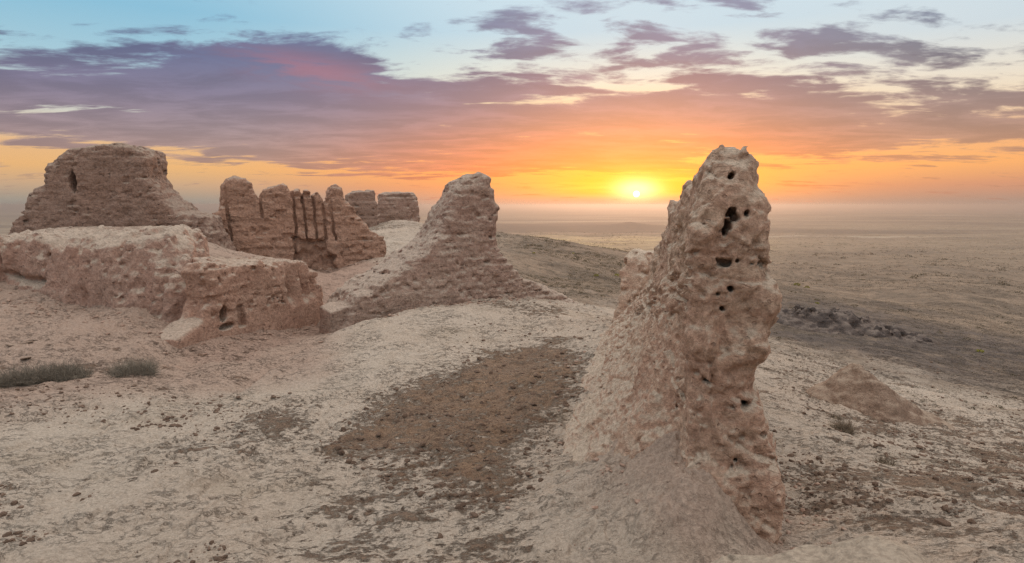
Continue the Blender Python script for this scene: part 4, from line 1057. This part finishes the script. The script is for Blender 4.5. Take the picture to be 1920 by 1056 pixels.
    blob2 = t.m('EXPONENT', t.mul(t.add(t.m('POWER', t.mul(t.sub(az, 21.0), 1 / 9.0), 2.0), t.m('POWER', t.mul(t.sub(t.add(el, t.mul(az, 0.10)), 14.7), 1 / 1.0), 2.0)), -1.0))
    th3 = t.sub(t.sub(0.60, t.mul(msk, 0.085)), t.mul(t.add(blob, blob2), 0.13))
    d3 = t.step(t.sub(th3, 0.03), t.add(th3, 0.13), n3)
    dens = t.m('MAXIMUM', dens, t.mul(d3, 0.92))
    # thin openings inside the deck
    op = t.step(0.635, 0.70, t.noise(t.mapping(P, (0.55, 1.5, 1), (0, 0, R(4)), (11.3, 2.2, 0)), 1.25, 7, 0.6))
    dens = t.mul(dens, t.sub(1.0, t.mul(op, 0.85)))
    CE = lambda e: e / 20.0
    cf = t.mul(el, 1 / 20.0)
    cl_l = [(CE(0), lin(175, 150, 140)), (CE(3.5), lin(172, 145, 142)), (CE(6), lin(155, 138, 150)), (CE(9), lin(126, 120, 150)), (CE(12), lin(98, 108, 148)), (CE(16), lin(105, 132, 172)), (CE(20), lin(150, 180, 205))]
    cl_m = [(CE(0), lin(228, 132, 100)), (CE(2.5), lin(230, 126, 98)), (CE(5), lin(206, 126, 114)), (CE(7.2), lin(168, 124, 130)), (CE(9.5), lin(144, 124, 144)), (CE(13), lin(100, 106, 142)), (CE(20), lin(130, 146, 178))]
    cl_r = [(CE(0), lin(190, 150, 130)), (CE(3.5), lin(196, 150, 128)), (CE(6), lin(162, 134, 132)), (CE(8.5), lin(144, 130, 138)), (CE(11), lin(108, 114, 136)), (CE(14), lin(104, 120, 148)), (CE(20), lin(160, 176, 198))]
    cc = t.mix(t.step(-26, 6, az), t.ramp(cf, cl_l), t.ramp(cf, cl_m))
    cc = t.mix(t.step(14, 36, az), cc, t.ramp(cf, cl_r))
    # pink flush on the underside where the low sun reaches the deck
    fl = t.m('EXPONENT', t.mul(t.add(t.m('POWER', t.mul(t.add(az, 17.5), 1 / 6.5), 2.0), t.m('POWER', t.mul(t.sub(t.add(el, t.mul(az, 0.12)), 9.3), 1 / 1.3), 2.0)), -1.0))
    cc = t.mix(t.mul(t.mul(fl, t.step(0.40, 0.58, n2)), 0.38), cc, lin(226, 138, 150))
    cc = t.mix(t.mul(g3, 0.34), cc, lin(248, 146, 92))
    # cloud thickness variation
    cc = t.mix(t.step(0.36, 0.62, n2), t.mix(1.0, cc, (1.05, 1.03, 1.03), 'MULTIPLY'), t.mix(1.0, cc, (0.80, 0.79, 0.83), 'MULTIPLY'))
    sky = t.mix(dens, t.mix(t.mul(g3, 0.45), clear, lin(255, 196, 96)), cc)
    # bright sunlit rim where the deck breaks up near the sun
    sky = t.mix(t.mul(g1, 0.96), sky, t.mix(t.step(0.42, 0.6, n1), lin(255, 196, 40), lin(255, 214, 70)))
    sky = t.mix(t.m('MINIMUM', t.mul(g2, 1.1), 1.0), sky, (1.45, 1.18, 0.62))
    gm_ = t.n.new('ShaderNodeGamma'); t.put(gm_.inputs[0], sky); t.put(gm_.inputs[1], t.step(34, 20, el, 1.0, 1.13)); sky = gm_.outputs[0]
    dot = t.n.new('ShaderNodeVectorMath'); dot.operation = 'DOT_PRODUCT'; t.l.new(d, dot.inputs[0]); dot.inputs[1].default_value = SUN
    ang = t.mul(t.m('ARCCOSINE', t.m('MINIMUM', dot.outputs['Value'], 1.0)), 57.2958)
    disc = t.step(0.34, 0.10, ang)
    sky = t.mix(disc, sky, (7.0, 5.6, 3.6))
    # clear physical sky added underneath (weak at sunset)
    st = t.n.new('ShaderNodeTexSky'); st.sky_type = 'NISHITA'; st.sun_disc = False
    st.sun_elevation = SUN_EL; st.sun_rotation = SUN_AZ; st.altitude = 100; st.dust_density = 2.0
    tot = t.mix(1.0, sky, t.mix(1.0, st.outputs[0], (0.05, 0.05, 0.05), 'MULTIPLY'), 'ADD')
    # unseen sky raised overhead and dimmed behind the viewer, to shape the light
    back = t.mul(t.step(0.15, -0.9, y), t.step(2, 18, el))
    tot = t.mix(back, tot, t.mix(1.0, tot, SKY_BACK, 'MULTIPLY'))
    tot = t.mix(t.step(20, 45, el), tot, t.mix(1.0, tot, SKY_TOP, 'MULTIPLY'))
    t.put(bg.inputs[0], tot); bg.inputs[1].default_value = 1.0
SKY_BACK = (0.78, 0.78, 0.80); SKY_TOP = (1.60, 1.50, 1.44)
build_world()

sl = bpy.data.lights.new('sun', 'SUN'); sl.energy = 0.9; sl.angle = R(1.5); sl.color = (1.0, 0.62, 0.36)
so = bpy.data.objects.new('sun', sl); COL.objects.link(so)
so.rotation_euler = (-Vector((SUN.x, SUN.y, math.sin(R(2.2))))).to_track_quat('-Z', 'Y').to_euler()

# ------------------------------------------------------------------ camera and render settings
cam = bpy.data.cameras.new('camera'); cam.sensor_width = 36; cam.lens = F_PX / 1920 * 36; cam.clip_start = 0.1; cam.clip_end = 40000
co = bpy.data.objects.new('camera', cam); COL.objects.link(co)
co.location = (0, 0, CZ); co.rotation_euler = (math.pi / 2 - PITCH, 0, 0)
SC.camera = co
SC.view_settings.view_transform = 'Standard'; SC.view_settings.look = 'None'; SC.view_settings.exposure = 0.0; SC.view_settings.gamma = 1.0
cy_ = SC.cycles
cy_.use_denoising = True; cy_.denoising_prefilter = 'NONE'; cy_.denoising_input_passes = 'RGB_ALBEDO_NORMAL'
cy_.max_bounces = 6; cy_.diffuse_bounces = 2; cy_.volume_bounces = 1; cy_.glossy_bounces = 1
